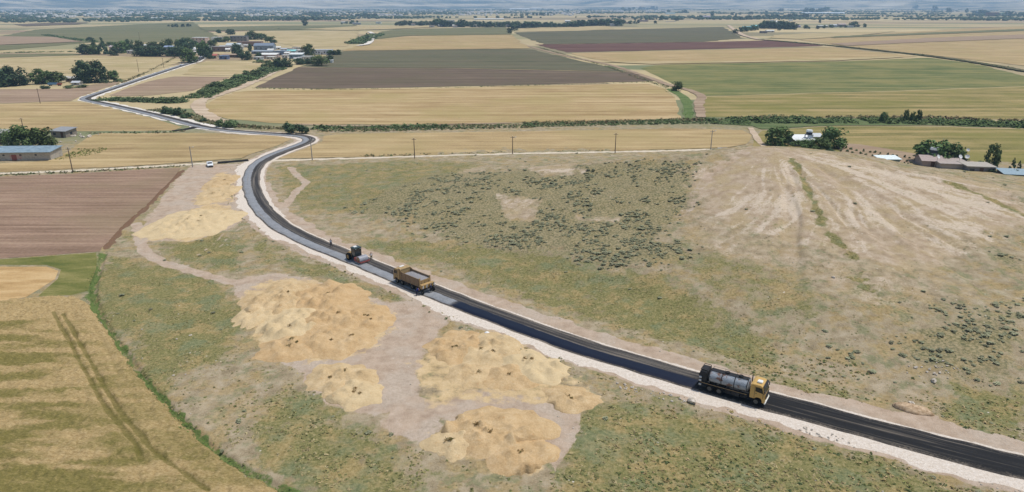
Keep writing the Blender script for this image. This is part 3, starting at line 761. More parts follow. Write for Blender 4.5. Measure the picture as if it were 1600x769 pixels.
# far stretch of limestone verge, where the ground sheet carries no painted zones
def verge(i0, i1, t0, t1, z):
    q = RCA[i0:i1]; n_ = RN[i0:i1]; k = np.arange(len(q))
    w0 = t0 + (vnoise(k * 0.3, k * 0, 51) - 0.5) * 1.2; w1 = t1 + (vnoise(k * 0.3, k * 0, 52) - 0.5) * 2.0
    a = q + n_ * w0[:, None]; b = q + n_ * w1[:, None]; n = len(q)
    V = np.concatenate([np.c_[a, np.full(n, z)], np.c_[b, np.full(n, z)]])
    F = np.array([(i, i + n, i + 1 + n, i + 1) for i in range(n - 1)])
    if t1 > t0: F = F[:, ::-1]
    me = npmesh('verge', V, F, PALE); return tag(link('verge', me), kind='structure')
_i = int(np.argmin(np.hypot(RCA[:, 0] - P0(400, 207).x, RCA[:, 1] - P0(400, 207).y)))
verge(_i, len(RCA) - 6, 2.6, 3.9, 0.075)
verge(_i + 12, len(RCA) - 6, -2.6, -5.0, 0.075)
# tar patch at the two side-road mouths
TARM = field_mat('tar_patch', ((34, 33, 34), (46, 44, 44), (60, 57, 54)))
strip('side_road', [(270, 205), (290, 202.6), (306, 199)], 3.4, TARM, 0.19)
strip('side_road', [(340, 254.6), (362, 253), (388, 250.6)], 2.8, TARM, 0.17)

# ------------------------------------------------------------------ foreground standing wheat
def wheat():
    px = [(-260, 478), (0, 472), (70, 466), (115, 466), (136, 474), (147, 492), (180, 545), (226, 607), (293, 678), (355, 727), (425, 768), (500, 812), (500, 880), (-320, 880)]
    poly = [tuple(P0(u, v))[:2] for u, v in px]
    a = np.array(poly)
    st = 0.22
    xs = np.arange(a[:, 0].min() - 1, min(a[:, 0].max() + 1, 10), st); ys = np.arange(54, a[:, 1].max() + 1, st)
    X, Y = np.meshgrid(xs, ys); x = X.ravel(); y = Y.ravel()
    w = np.zeros(x.size)
    for k in range(4):
        w += inpoly(x + (vnoise(x * 0.5, y * 0.5, 300 + k) - 0.5) * 1.0, y + (vnoise(x * 0.5, y * 0.5, 310 + k) - 0.5) * 1.0, poly)
    w /= 4
    tr = np.full(x.size, 9.0)
    T = [[(84, 490), (95, 512), (107, 532), (124, 566), (141, 596), (165, 639), (187, 665), (213, 700), (222, 722)], [(99, 494), (111, 512), (122, 534), (141, 566), (165, 609), (195, 655), (221, 684), (240, 708), (280, 737), (325, 770)]]
    for t in T: tr = np.minimum(tr, line_dist(x, y, t))
    T2 = [[(142, 500), (176, 567), (203, 615), (221, 639), (251, 671), (293, 713), (347, 748), (400, 775)]]
    tr2 = line_dist(x, y, T2[0])
    rut = sstep(0.48, 0.16, tr + (vnoise(x * .5, y * .5, 8) - 0.5) * 0.25); rut2 = sstep(0.6, 0.1, tr2 + (vnoise(x, y, 8) - 0.5) * 0.5) * 0.5
    lodge = fbm(x * 0.10 + y * 0.03, y * 0.42, 320, 4)
    h = (0.55 + 0.5 * (fbm(x * 0.9, y * 0.9, 330, 3) - 0.5) + 0.35 * (vnoise(x * 2.9, y * 2.9, 331) - 0.5) + 0.5 * (lodge - 0.5)) * (1 - rut) + 0.27 * rut
    h = h * (1 - 0.5 * rut2)
    z = w * h - (1 - w) * 0.15
    left = soft_poly(x, y, [(-300, 480), (60, 478), (120, 545), (150, 600), (90, 640), (200, 730), (240, 800), (-320, 880)], 7.0)
    band = fbm(x * 0.035 + 3, y * 0.16 - x * 0.02, 340, 4)
    band = 0.45 * band + 0.55 * fbm(x * 0.10 + 0.06 * y, y * 0.5, 345, 5)
    grn = np.clip(sstep(0.40, 0.62, band) * (0.5 + 0.5 * left), 0, 1)
    col = np.stack([np.clip(rut + rut2 * 0.7, 0, 1), grn, lodge, w], 1)
    ny, nx = X.shape
    i = np.arange(nx * ny).reshape(ny, nx)
    f = np.stack([i[:-1, :-1], i[:-1, 1:], i[1:, 1:], i[1:, :-1]], -1).reshape(-1, 4)
    keep = (w[f] > 0.02).any(1)
    f = f[keep]; used = np.unique(f); re = np.full(nx * ny, -1); re[used] = np.arange(used.size)
    m = NM('standing_wheat', 0.95, 0.06); p = m.pos()
    c = m.attr('zw'); rc = m.rgb(c.outputs['Color'])
    n1 = m.noise(p, 3.0, 6, 0.8); n2 = m.noise(m.mapp(p, R(-8), (0.35, 1.1, 1)), 1.0, 6, 0.7); n3 = m.noise(m.mapp(p, R(-25), (1.6, 9, 3)), 1.0, 4, 0.7)
    v = m.math('ADD', m.math('MULTIPLY', n1, 0.5), m.math('MULTIPLY', n3, 0.5))
    gold = m.ramp(v, [(0.34, (124, 103, 64)), (0.48, (168, 143, 96)), (0.62, (198, 173, 127))])
    olive = m.ramp(v, [(0.34, (88, 86, 44)), (0.5, (124, 114, 62)), (0.64, (160, 142, 90))])
    col_ = m.mix(m.rng(m.math('ADD', rc[1], m.math('MULTIPLY', m.math('SUBTRACT', n2, 0.5), 1.0)), 0.05, 0.95), gold, olive)
    col_ = m.mix(m.rng(rc[0], 0.2, 0.8, 0, 0.6), col_, m.ramp(v, [(0.35, (70, 74, 26)), (0.65, (118, 110, 52))]))
    m.color(col_); m.bump(m.math('ADD', n1, n3), 0.5, 0.25)
    me = npmesh('wheat_field', np.stack([x, y, z], 1)[used], re[f], m.m, True)
    vattr(me, 'zw', col[used])
    return tag(link('wheat_field', me), kind='structure')
wheat()
field('wheat_field', [(-260, 424), (0, 416), (70, 417), (88, 424), (86, 436), (62, 452), (40, 464), (0, 471), (-260, 477)], field_mat('ripe_wheat_near', ((166, 132, 84), (190, 156, 106), (206, 176, 128)), sl=(0.1, 0.4), fine=3.0), z=0.05)
field('green_field', [(-260, 413), (0, 405), (80, 399.5), (152, 394.5), (148, 420), (138, 455), (112, 462), (60, 463), (90, 436), (92, 422), (70, 414), (0, 413), (-260, 420)], field_mat('green_weeds', ((88, 98, 46), (116, 116, 62), (146, 136, 84)), sl=(0.12, 0.3), fine=3.0), z=0.03)
# ------------------------------------------------------------------ trees and bushes
def leaf_mat(name, dark, mid, light):
    m = NM(name, 0.75, 0.12)
    oi = m.n('ShaderNodeObjectInfo'); p = m.pos()
    n1 = m.noise(p, 0.7, 4, 0.7); n2 = m.noise(p, 3.0, 3, 0.7)
    c = m.ramp(m.math('ADD', m.math('MULTIPLY', n1, 0.6), m.math('MULTIPLY', n2, 0.4)), [(0.36, dark), (0.5, mid), (0.66, light)])
    h = m.n('ShaderNodeHueSaturation'); m.put(h.inputs['Color'], c)
    m.put(h.inputs['Value'], m.rng(oi.outputs['Random'], 0, 1, 0.75, 1.3, False)); m.put(h.inputs['Hue'], m.rng(oi.outputs['Random'], 0, 1, 0.485, 0.515, False))
    m.color(h.outputs['Color'])
    return m.m
LEAF = leaf_mat('broad_leaves', (60, 78, 42), (86, 106, 58), (120, 138, 82))
LEAFD = leaf_mat('dark_leaves', (52, 70, 46), (72, 92, 62), (98, 116, 82))
LEAFH = leaf_mat('hedge_leaves', (72, 90, 54), (98, 116, 74), (130, 144, 98))
REED = leaf_mat('reed_leaves', (56, 76, 36), (80, 102, 52), (116, 132, 76))
BARK = paint((92, 74, 58), 0.95, 0.1)

def leaf_cloud(n, shape, size, seed, squash=0.8):
    """n leaf sprays as small tilted quads, gathered in clumps through a crown of unit size (width 1, height 1, base at 0)"""
    r = np.random.default_rng(seed)
    if shape == 'round':
        k = 36
        z = 0.10 + 0.76 * r.random(k); w = 0.40 * np.sqrt(np.clip(1 - np.abs((z - 0.42) / 0.56) ** 2.4, 0.05, 1)) * np.sqrt(r.random(k)); a = r.random(k) * 6.3; c = np.c_[np.cos(a) * w, np.sin(a) * w, z]; cr = 0.12 + 0.09 * r.random(k)
    elif shape == 'scrub':
        k = 6; a = r.random(k) * 6.3; q = 0.3 * np.sqrt(r.random(k)); c = np.c_[np.cos(a) * q, np.sin(a) * q, 0.2 + 0.4 * r.random(k)]; cr = 0.2 + 0.12 * r.random(k)
    elif shape == 'wide':
        k = 34; c = np.c_[r.normal(0, 0.24, k).clip(-.4, .4), r.normal(0, 0.24, k).clip(-.4, .4), 0.16 + 0.66 * r.random(k)]; c[:, 2] -= 0.9 * (c[:, 0] ** 2 + c[:, 1] ** 2); c[:, 2] = c[:, 2].clip(.12); cr = 0.14 + 0.09 * r.random(k)
    elif shape == 'poplar':
        k = 44; z = np.linspace(0.06, 0.92, k); w = 0.40 * np.sqrt(np.clip(1 - ((z - 0.42) / 0.62) ** 2, 0.03, 1)); a = r.random(k) * 6.3
        c = np.c_[np.cos(a) * w * 0.75, np.sin(a) * w * 0.75, z]; cr = 0.09 + 0.22 * w
    elif shape == 'conifer':
        k = 26; z = np.linspace(0.06, 0.97, k); w = 0.42 * (1 - z) ** 0.85; a = r.random(k) * 6.3
        c = np.c_[np.cos(a) * w, np.sin(a) * w, z]; cr = 0.04 + 0.28 * w
    else:   # bush
        k = 16; a = r.random(k) * 6.3; q = 0.36 * np.sqrt(r.random(k)); c = np.c_[np.cos(a) * q, np.sin(a) * q, 0.16 + 0.6 * r.random(k) * (1 - q * 1.6)]; cr = 0.13 + 0.1 * r.random(k)
    w = cr ** 2; pick = r.choice(k, n, p=w / w.sum())
    d = r.normal(size=(n, 3)); d /= np.linalg.norm(d, axis=1)[:, None]
    p = c[pick] + d * (cr[pick] * (0.55 + 0.5 * r.random(n)))[:, None] * np.array([1, 1, squash])
    p[:, 2] = p[:, 2].clip(0.01)
    nn = d * 0.9 + r.normal(size=(n, 3)) * 0.45 + np.array([0, 0, 1.3 if shape == 'scrub' else 0.5]); nn /= np.linalg.norm(nn, axis=1)[:, None]
    t = np.cross(nn, r.normal(size=(n, 3))); t /= np.linalg.norm(t, axis=1)[:, None]; b = np.cross(nn, t)
    s = size * (0.55 + 0.9 * r.random(n))[:, None]
    V = np.stack([p - t * s - b * s * .6, p + t * s - b * s * .6, p + t * s * .7 + b * s * .7, p - t * s * .7 + b * s * .7], 1).reshape(-1, 3)
    F = np.arange(4 * n).reshape(n, 4)
    # dense heart of each clump so that the crown does not read as confetti
    core = bmesh.new()
    for ci, ri in zip(c, cr):
        t_ = bmesh.new(); bmesh.ops.create_icosphere(t_, subdivisions=1, radius=1)
        for v in t_.verts: v.co = Vector(ci) + Vector((v.co.x * ri * .68, v.co.y * ri * .68, v.co.z * ri * .62 * squash)) * (0.8 + 0.4 * random.random())
        tm = bpy.data.meshes.new('t'); t_.to_mesh(tm); t_.free(); core.from_mesh(tm); bpy.data.meshes.remove(tm)
    core.verts.ensure_lookup_table()
    cv = np.array([v.co[:] for v in core.verts]); cf = np.array([[v.index for v in f.verts] for f in core.faces])
    core.free()
    cf4 = np.c_[cf, cf[:, 2]]
    bm = bmesh.new()
    return V, F, cv, cf

def crown_mesh(name, n, shape, size, seed, mat, squash=0.8):
    V, F, cv, cf = leaf_cloud(n, shape, size, seed, squash)
    T = np.concatenate([F[:, [0, 1, 2]], F[:, [0, 2, 3]], cf + len(V)])
    return npmesh(name, np.concatenate([V, cv]), T, mat)

def trunk_mesh(h, r, seed, limbs=4):
    b = MB(); rr = random.Random(seed)
    b.tube((0, 0, -0.06), (rr.uniform(-.02, .02), rr.uniform(-.02, .02), h), r, r * 0.6, 8)
    for k in range(limbs):
        a = k * 6.28 / limbs + rr.random(); b.tube((0, 0, h * 0.85), (math.cos(a) * .22, math.sin(a) * .22, h + 0.28 + 0.15 * rr.random()), r * 0.5, r * 0.15, 6)
    me = bpy.data.meshes.new('trunk'); b.bm.to_mesh(me); b.bm.free(); me.materials.append(BARK)
    return me

CROWN = {'round': [crown_mesh('crown', 1700, 'round', 0.036, s, LEAF, 0.95) for s in (1, 2, 3)],
         'wide': [crown_mesh('crown', 1900, 'wide', 0.026, s, LEAF, 1.0) for s in (4, 5)],
         'dark': [crown_mesh('crown', 1700, 'round', 0.036, s, LEAFD, 0.95) for s in (6, 7)],
         'poplar': [crown_mesh('crown', 1300, 'poplar', 0.04, s, LEAF) for s in (8, 9)],
         'conifer': [crown_mesh('crown', 1300, 'conifer', 0.036, s, LEAFD) for s in (10, 11)],
         'bush': [crown_mesh('foliage', 700, 'bush', 0.045, s, LEAFH, 0.9) for s in (12, 13)],
         'dbush': [crown_mesh('foliage', 700, 'bush', 0.045, s, LEAFD, 0.9) for s in (14, 15)],
         'far': [crown_mesh('crown', 260, 'round', 0.075, s, LEAFD) for s in (16, 17, 18)]}
TRUNK = [trunk_mesh(0.32, 0.028, s) for s in (1, 2)]
TRUNKP = [trunk_mesh(0.2, 0.03, 3, 0)]
KN = {'round': 'broadleaf_tree', 'wide': 'broadleaf_tree', 'dark': 'broadleaf_tree', 'poplar': 'poplar_tree', 'conifer': 'conifer_tree', 'bush': 'bush', 'dbush': 'bush', 'far': 'broadleaf_tree'}

def tree_at(p, w, h, kind, label, group=None, rz=None):
    r = random
    root = empty(KN[kind], p, r.random() * 6.28 if rz is None else rz, label, 'bush' if 'bush' in kind else 'tree', group, (w, w * r.uniform(.92, 1.08), h))
    link('foliage' if 'bush' in kind else 'crown', r.choice(CROWN[kind]), root)
    if 'bush' not in kind: link('trunk', r.choice(TRUNKP if kind in ('poplar', 'conifer') else TRUNK), root)
    else: link('stem', TRUNKP[0], root)
    return root

def v_far(v): return v < 60

def tree(u, vb, wpx, hpx, kind, label, group=None, use_terrain=False):
    """a tree whose foot shows at (u, vb) and whose crown shows wpx wide and hpx high"""
    p = P(u, vb) if use_terrain else P0(u, vb)
    k = ppm(u, vb)
    c = math.cos(math.atan2(-ray(u, vb)[2], math.hypot(ray(u, vb)[0], ray(u, vb)[1])))
    g = 1.0 if v_far(vb) else 1.1
    return tree_at(p, wpx / k * g * (1.12 if kind in ('round', 'dark', 'wide', 'bush', 'dbush', 'far') else 1), hpx / k / max(c, .8) * g * 0.97, kind, label, group)

# farmstead at the left edge
tree(3, 135, 34, 26, 'dark', 'dark bushy tree cut by the left edge of the view, beside the farmyard')
tree(22, 134, 34, 30, 'dark', 'tall round tree second from the left edge, at the left farmyard', None)
tree(37, 133, 16, 14, 'dbush', 'dark bush at the foot of the tall tree left of the farmyard')
tree(67, 131, 27, 22, 'round', 'feathery green tree left of the low farm sheds')
tree(88, 130, 24, 17, 'round', 'low round tree touching the left side of the farm sheds')
tree(70, 139, 12, 9, 'dbush', 'small dark bush in front of the blue parked machine')
tree(132, 129, 27, 32, 'dark', 'big dark tree right of the farm sheds, left one of the pair')
tree(152, 129, 28, 33, 'dark', 'big dark tree right of the farm sheds, right one of the pair')
tree(178, 128, 15, 17, 'round', 'single round tree between the big pair of trees and the road')
for u, v, w in ((110, 138, 16), (128, 137, 14)): tree(u, v, w, 7, 'bush', 'low green bush along the front of the farm sheds', 'bushes in front of the farm sheds')
for u, v, w in ((168, 130, 10), (188, 128, 10)): tree(u, v, w, 7, 'bush', 'low bush at the foot of the lone tree by the farm road', 'bushes at the lone tree')
# big trees behind the blue-roofed shed
tree(20, 229, 30, 30, 'wide', 'broad dense tree behind the blue-roofed shed, leftmost of the three')
tree(43, 230, 40, 34, 'round', 'tallest dense tree behind the blue-roofed shed, middle of the three')
tree(70, 229, 32, 30, 'round', 'leaning dense tree at the right end of the blue-roofed shed')
# along the road and the canal
tree(345, 198, 16, 16, 'bush', 'ragged bush beside the road, left one of a close pair'); tree(361, 199, 20, 18, 'bush', 'ragged bush beside the road, right one of a close pair')
tree(455, 209, 22, 24, 'dbush', 'tall ragged bush at the outside of the road bend, taller of two'); tree(472, 209, 18, 19, 'dbush', 'tall ragged bush at the outside of the road bend, shorter of two')
for u, v, w, h in ((263, 177, 22, 17), (280, 180, 20, 17), (292, 184, 16, 12), (318, 190, 12, 9)): tree(u, v, w, h, 'dbush', 'dark bush growing on the bank above the road', 'bank bushes above the road')
for u, v, w, h in ((180, 157, 14, 8), (200, 158, 18, 9), (215, 159, 18, 9), (232, 159, 18, 9), (256, 160, 18, 11), (270, 160, 20, 12), (284, 160, 16, 10), (315, 147, 12, 8)):
    tree(u, v, w, h, 'bush', 'green bush in the row between the road and the fallow field', 'bushes between road and fallow field')
for k in range(16):
    f = k / 15; tree(318 + 118 * f + random.uniform(-5, 5), 148 - 46 * f + random.uniform(-3, 4), random.uniform(13, 22), random.uniform(8, 13), 'bush', 'green bush in the hedge along the dirt track up to the village', 'hedge bushes along the village track')
tree(1057, 142, 15, 14, 'round', 'single dark green tree on the strip between wheat and green crop')
tree(1215, 227, 35, 29, 'round', 'round tree left of the farmhouse behind the hill'); tree(1303, 231, 34, 32, 'round', 'tall round tree right of the farmhouse behind the hill')
tree(1258, 233, 26, 17, 'wide', 'low spreading tree in front of the farmhouse behind the hill'); tree(1279, 236, 28, 20, 'round', 'low round tree in front of the tall tree at the farmhouse')
tree(1294, 239, 14, 9, 'dbush', 'grey-green bush at the foot of the farmhouse trees')
tree(1456, 254, 46, 36, 'round', 'large dense tree behind the water tower of the second farm'); tree(1480, 255, 36, 31, 'round', 'dense round tree right of the second farm water tower')
tree(1437, 252, 14, 9, 'dbush', 'dark bush left of the second farm water tower'); tree(1501, 255, 18, 12, 'dark', 'small tree behind the satellite dishes')
tree(1548, 261, 22, 34, 'poplar', 'slim poplar standing alone at the second farm'); tree(1531, 257, 9, 8, 'bush', 'small bush left of the slim poplar')
for k in range(9): tree(1534 + k * 8.5, 271 + k * 1.2, 18, 15 + 5 * random.random(), 'dbush', 'dark hedge bush behind the blue roof at the second farm', 'hedge bushes by the blue roof')
tree(1580, 270, 11, 22, 'conifer', 'dark pointed tree rising from the hedge by the blue roof'); tree(1590, 271, 9, 19, 'conifer', 'smaller pointed tree rising from the hedge by the blue roof')
tree(1380, 191, 12, 15, 'poplar', 'single poplar on the canal bank, apart from the other three')
for u, h in ((1414, 19), (1425, 16), (1434, 19)): tree(u, 191.5, 9, h, 'poplar', 'poplar in the tight group of three on the canal bank', 'three poplars on the canal')
# orchard saplings behind the hill
for k in range(13):
    for j in range(3):
        tree(1312 + k * 9.2 + random.uniform(-2.5, 2.5) + j * 3, 231 + j * 6 + k * 1.5 + random.uniform(-1, 1), random.uniform(2.5, 4.5), 4 + 4 * random.random(), 'bush', 'small sapling in the young orchard behind the hill', 'saplings of the young orchard')

# trees of the village: u, foot v, width, height, kind
VT = [(133, 85, 20, 15, 'dark', 'dark round tree at the left end of the village tree belt'), (150, 84, 16, 22, 'conifer', 'dark pointed tree, first of two at the left end of the village'), (162, 85, 17, 24, 'conifer', 'dark pointed tree, second of two at the left end of the village'),
      (146, 85, 18, 14, 'round', None), (178, 87, 13, 11, 'dark', None), (190, 83, 20, 18, 'round', None), (203, 80, 13, 18, 'dark', None), (218, 81, 14, 16, 'round', None), (221, 88, 20, 15, 'dark', None), (236, 88, 22, 16, 'dark', None), (250, 88, 22, 15, 'dark', None),
      (268, 88, 20, 14, 'dark', None), (284, 88, 22, 15, 'dark', None), (240, 76, 18, 10, 'round', None), (255, 76, 14, 9, 'round', None), (262, 74, 16, 13, 'round', None), (284, 76, 16, 14, 'round', None), (294, 78, 22, 18, 'dark', None),
      (297, 98, 24, 22, 'round', 'big round tree where the road enters the village'), (318, 90, 16, 24, 'round', None), (326, 92, 14, 20, 'dark', None), (307, 73, 9, 8, 'dark', None), (332, 73, 14, 10, 'round', None),
      (341, 66, 10, 7, 'round', None), (352, 66, 14, 9, 'round', None), (342, 52, 8, 6, 'dark', 'small round tree alone in the field behind the village, left of two'), (360, 54, 13, 9, 'dark', 'dark tree alone in the field behind the village, right of two'),
      (393, 62, 17, 13, 'round', None), (408, 62, 16, 9, 'round', None), (424, 67, 16, 10, 'round', None), (391, 81, 6, 12, 'dark', None), (370, 87, 15, 18, 'dark', None), (377, 90, 12, 12, 'dark', None), (386, 94, 14, 14, 'dark', None), (404, 92, 10, 9, 'dark', None),
      (437, 106, 16, 15, 'dark', None), (448, 105, 15, 14, 'dark', None), (482, 87, 18, 17, 'round', 'tall round tree beside the long white house in the village'), (468, 81, 7, 6, 'dark', None), (527, 86, 12, 8, 'round', None), (518, 86, 12, 7, 'round', None),
      (502, 103, 25, 18, 'wide', 'broad tree casting shade at the front corner of the village'), (469, 101, 13, 10, 'dark', None), (482, 100, 13, 8, 'dark', None), (516, 95, 10, 8, 'dark', None), (420, 100, 14, 8, 'bush', None), (405, 98, 16, 7, 'bush', None), (460, 96, 8, 5, 'bush', None),
      (160, 72, 8, 5, 'dark', None), (140, 63, 8, 5, 'dark', None), (172, 72, 14, 6, 'round', None)]
for u, v, w, h, k, lab in VT:
    tree(u, v, w, h, k, lab or ('leafy tree among the houses of the village' if 'bush' not in k else 'low bush on the edge of the village'), None if lab else ('trees among the village houses' if 'bush' not in k else 'bushes on the edge of the village'))

# belts of trees far out on the plain
FT = [((618, 40), (682, 39.5), 16, 8, 'beyond the pale stubble strip'), ((682, 41.5), (722, 42.5), 11, 12, 'round the white sheds in the middle distance'), ((720, 42), (800, 42), 22, 9, 'behind the dull green field in the middle distance'), ((800, 44), (836, 43.5), 10, 11, 'at the near end of the long far village'),
      ((836, 43), (905, 42), 20, 10, 'in the middle of the long far village'), ((905, 41), (966, 40), 18, 11, 'at the far end of the long far village'), ((972, 37), (996, 37), 5, 7, 'just past the long far village'),
      ((1150, 52), (1180, 47), 6, 9, 'by the turquoise house'), ((1188, 44), (1238, 46), 22, 12, 'in the far village on the right'), ((1150, 31), (1262, 27), 24, 6, 'in the belt behind the far village on the right'), ((1215, 47), (1352, 42), 14, 6, 'in the row of far sheds on the right'),
      ((1256, 20), (1290, 19), 8, 8, 'behind the long white greenhouse'), ((1520, 21), (1545, 22), 6, 7, 'at the far brick farm near the right edge'), ((1572, 23), (1610, 24), 7, 6, 'at the right edge far out on the plain'),
      ((160, 31), (200, 31), 10, 5, 'round the far white barns on the left'), ((225, 30), (262, 30), 7, 5, 'left of the long pale far shed'), ((265, 42), (297, 42), 8, 5, 'in the lone dark thicket on the left plain'), ((326, 25), (345, 26), 6, 6, 'by the small far white shed'), ((450, 32), (503, 31), 12, 6, 'in the far row beside the lone tall tree'),
      ((550, 26), (590, 27), 9, 6, 'in the far clump in front of the town'), ((480, 23), (500, 23), 6, 6, 'in the far dark clump before the town'), ((534, 38), (560, 36), 5, 5, 'by the tiny far farm'), ((800, 25), (868, 24), 12, 5, 'in the far row before the white warehouse'), ((972, 17), (1046, 13), 16, 5, 'in the far belt near the horizon'),
      ((50, 25), (76, 24), 6, 3, 'far out on the plain at the left'), ((0, 25), (30, 25), 5, 3, 'by the left edge far out on the plain')]
for (u0, v0), (u1, v1), n, h, where in FT:
    for k in range(n):
        f = (k + random.uniform(-.4, .4)) / max(n - 1, 1)
        hh = h * random.uniform(.6, 1.1)
        tree(u0 + (u1 - u0) * f, v0 + (v1 - v0) * f + random.uniform(-.7, .7), hh * random.uniform(.8, 1.5), hh, 'conifer' if random.random() < .08 else 'far', 'one of the dark trees ' + where, 'trees ' + where)
for u, v, w, h, lab in ((477, 40.5, 8, 12, 'tall lone dark tree far beyond the village'), (1033, 32, 9, 8.5, 'far round tree in the pale fields, left of two by a low wall'), (1057, 32.5, 8, 6.5, 'far round tree in the pale fields, right of two by a low wall'), (1095, 30, 7, 6, 'far tree left of the tiny grey farmhouse'),
                     (1113, 26, 6, 9, 'far leaning tree right of the tiny grey farmhouse'), (1024, 37, 6, 5, 'small far bush-like tree nearest the long far village'), (1044, 20, 6, 5, 'far dark tree left of the two by the horizon fields'), (1070, 20.5, 10, 6, 'far dark twin-crowned tree in the horizon fields'),
                     (1144, 24, 6, 5, 'far single tree left of the far village belt, first of two'), (1156, 23, 5, 4, 'far single tree left of the far village belt, second of two'), (1173, 23, 9, 5, 'far light green tree above the village belt'), (1197, 21, 5, 4.5, 'far small tree right of the light green one'), (1220, 18, 10, 5, 'far dark tree left of the white greenhouse'),
                     (1430, 15, 9, 7.5, 'far dark round tree on the right plain, first of three'), (1460, 16.5, 8, 8, 'far dark round tree on the right plain, second of three'), (1482, 19, 9, 7, 'far dark round tree on the right plain, third of three'), (1510, 20, 5, 7, 'far leaning tree left of the far brick farm'),
                     (1281, 36, 4, 5, 'tiny lone tree above the row of far sheds'), (1333, 42, 15, 9, 'light green tree at the right end of the far sheds'), (796, 52, 8, 9, 'tree at the corner of the dull green field'), (804, 48, 12, 10, 'large tree where the far village meets the track'), (1150, 25, 4, 5, 'far tiny tree leaning over the pale field'), (106, 28.5, 5, 3.5, 'far tiny tree on the left plain'), (888, 19.5, 4, 4, 'far tiny tree above the long far village'), (921, 28.5, 5, 5, 'far tree standing behind the long far village')):
    tree(u, v, w, h, 'far', lab)

# ------------------------------------------------------------------ tufts, reeds, scrub: ground cover nobody could count
def tuft_mesh(name, P3, size, mat, blades=4, lean=0.5, width=0.16, seed=1, cols=None, hz_=1.0):
    r = np.random.default_rng(seed); n = len(P3)
    b = np.repeat(P3, blades, 0); s = np.repeat(size, blades)
    k = len(b); a = r.random(k) * 6.283; q = r.random(k) ** 0.6
    off = np.c_[np.cos(a) * q, np.sin(a) * q, np.zeros(k)] * (s * 0.55)[:, None]
    c = b + off; c[:, 2] += s * hz_ * (0.08 + 0.75 * (1 - q * q) * r.random(k))
    nn = r.normal(0, lean, (k, 3)); nn[:, 2] = 1; nn[:, :2] += np.c_[np.cos(a), np.sin(a)] * (q * 0.5)[:, None]; nn /= np.linalg.norm(nn, axis=1)[:, None]
    t = np.cross(nn, r.normal(size=(k, 3))); t /= np.linalg.norm(t, axis=1)[:, None]; e = np.cross(nn, t)
    L = (s * (0.22 + 0.35 * r.random(k)))[:, None]; w = (s * width * (0.7 + 0.6 * r.random(k)))[:, None]
    V = np.stack([c - t * L - e * w, c + t * L - e * w * .3, c + t * L * 0.8 + e * w * .5, c - t * L * 0.7 + e * w], 1).reshape(-1, 3)
    me = npmesh(name, V, np.arange(len(V)).reshape(-1, 4), mat)
    if cols is not None: vattr(me, 'tint', np.repeat(np.repeat(cols, blades, 0), 4, 0))
    return me

def tuft_mat(name):
    m = NM(name, 0.9, 0.05); c = m.attr('tint'); m.color(c.outputs['Color']); return m.m
TUFT = tuft_mat('grass_blades')
def tints(r, n, cols, jit=0.22):
    c = np.array([lin(k) for k in cols]); i = r.integers(0, len(c), n)
    return np.c_[c[i] * (1 + jit * (r.random((n, 1)) * 2 - 1)), np.ones(n)]

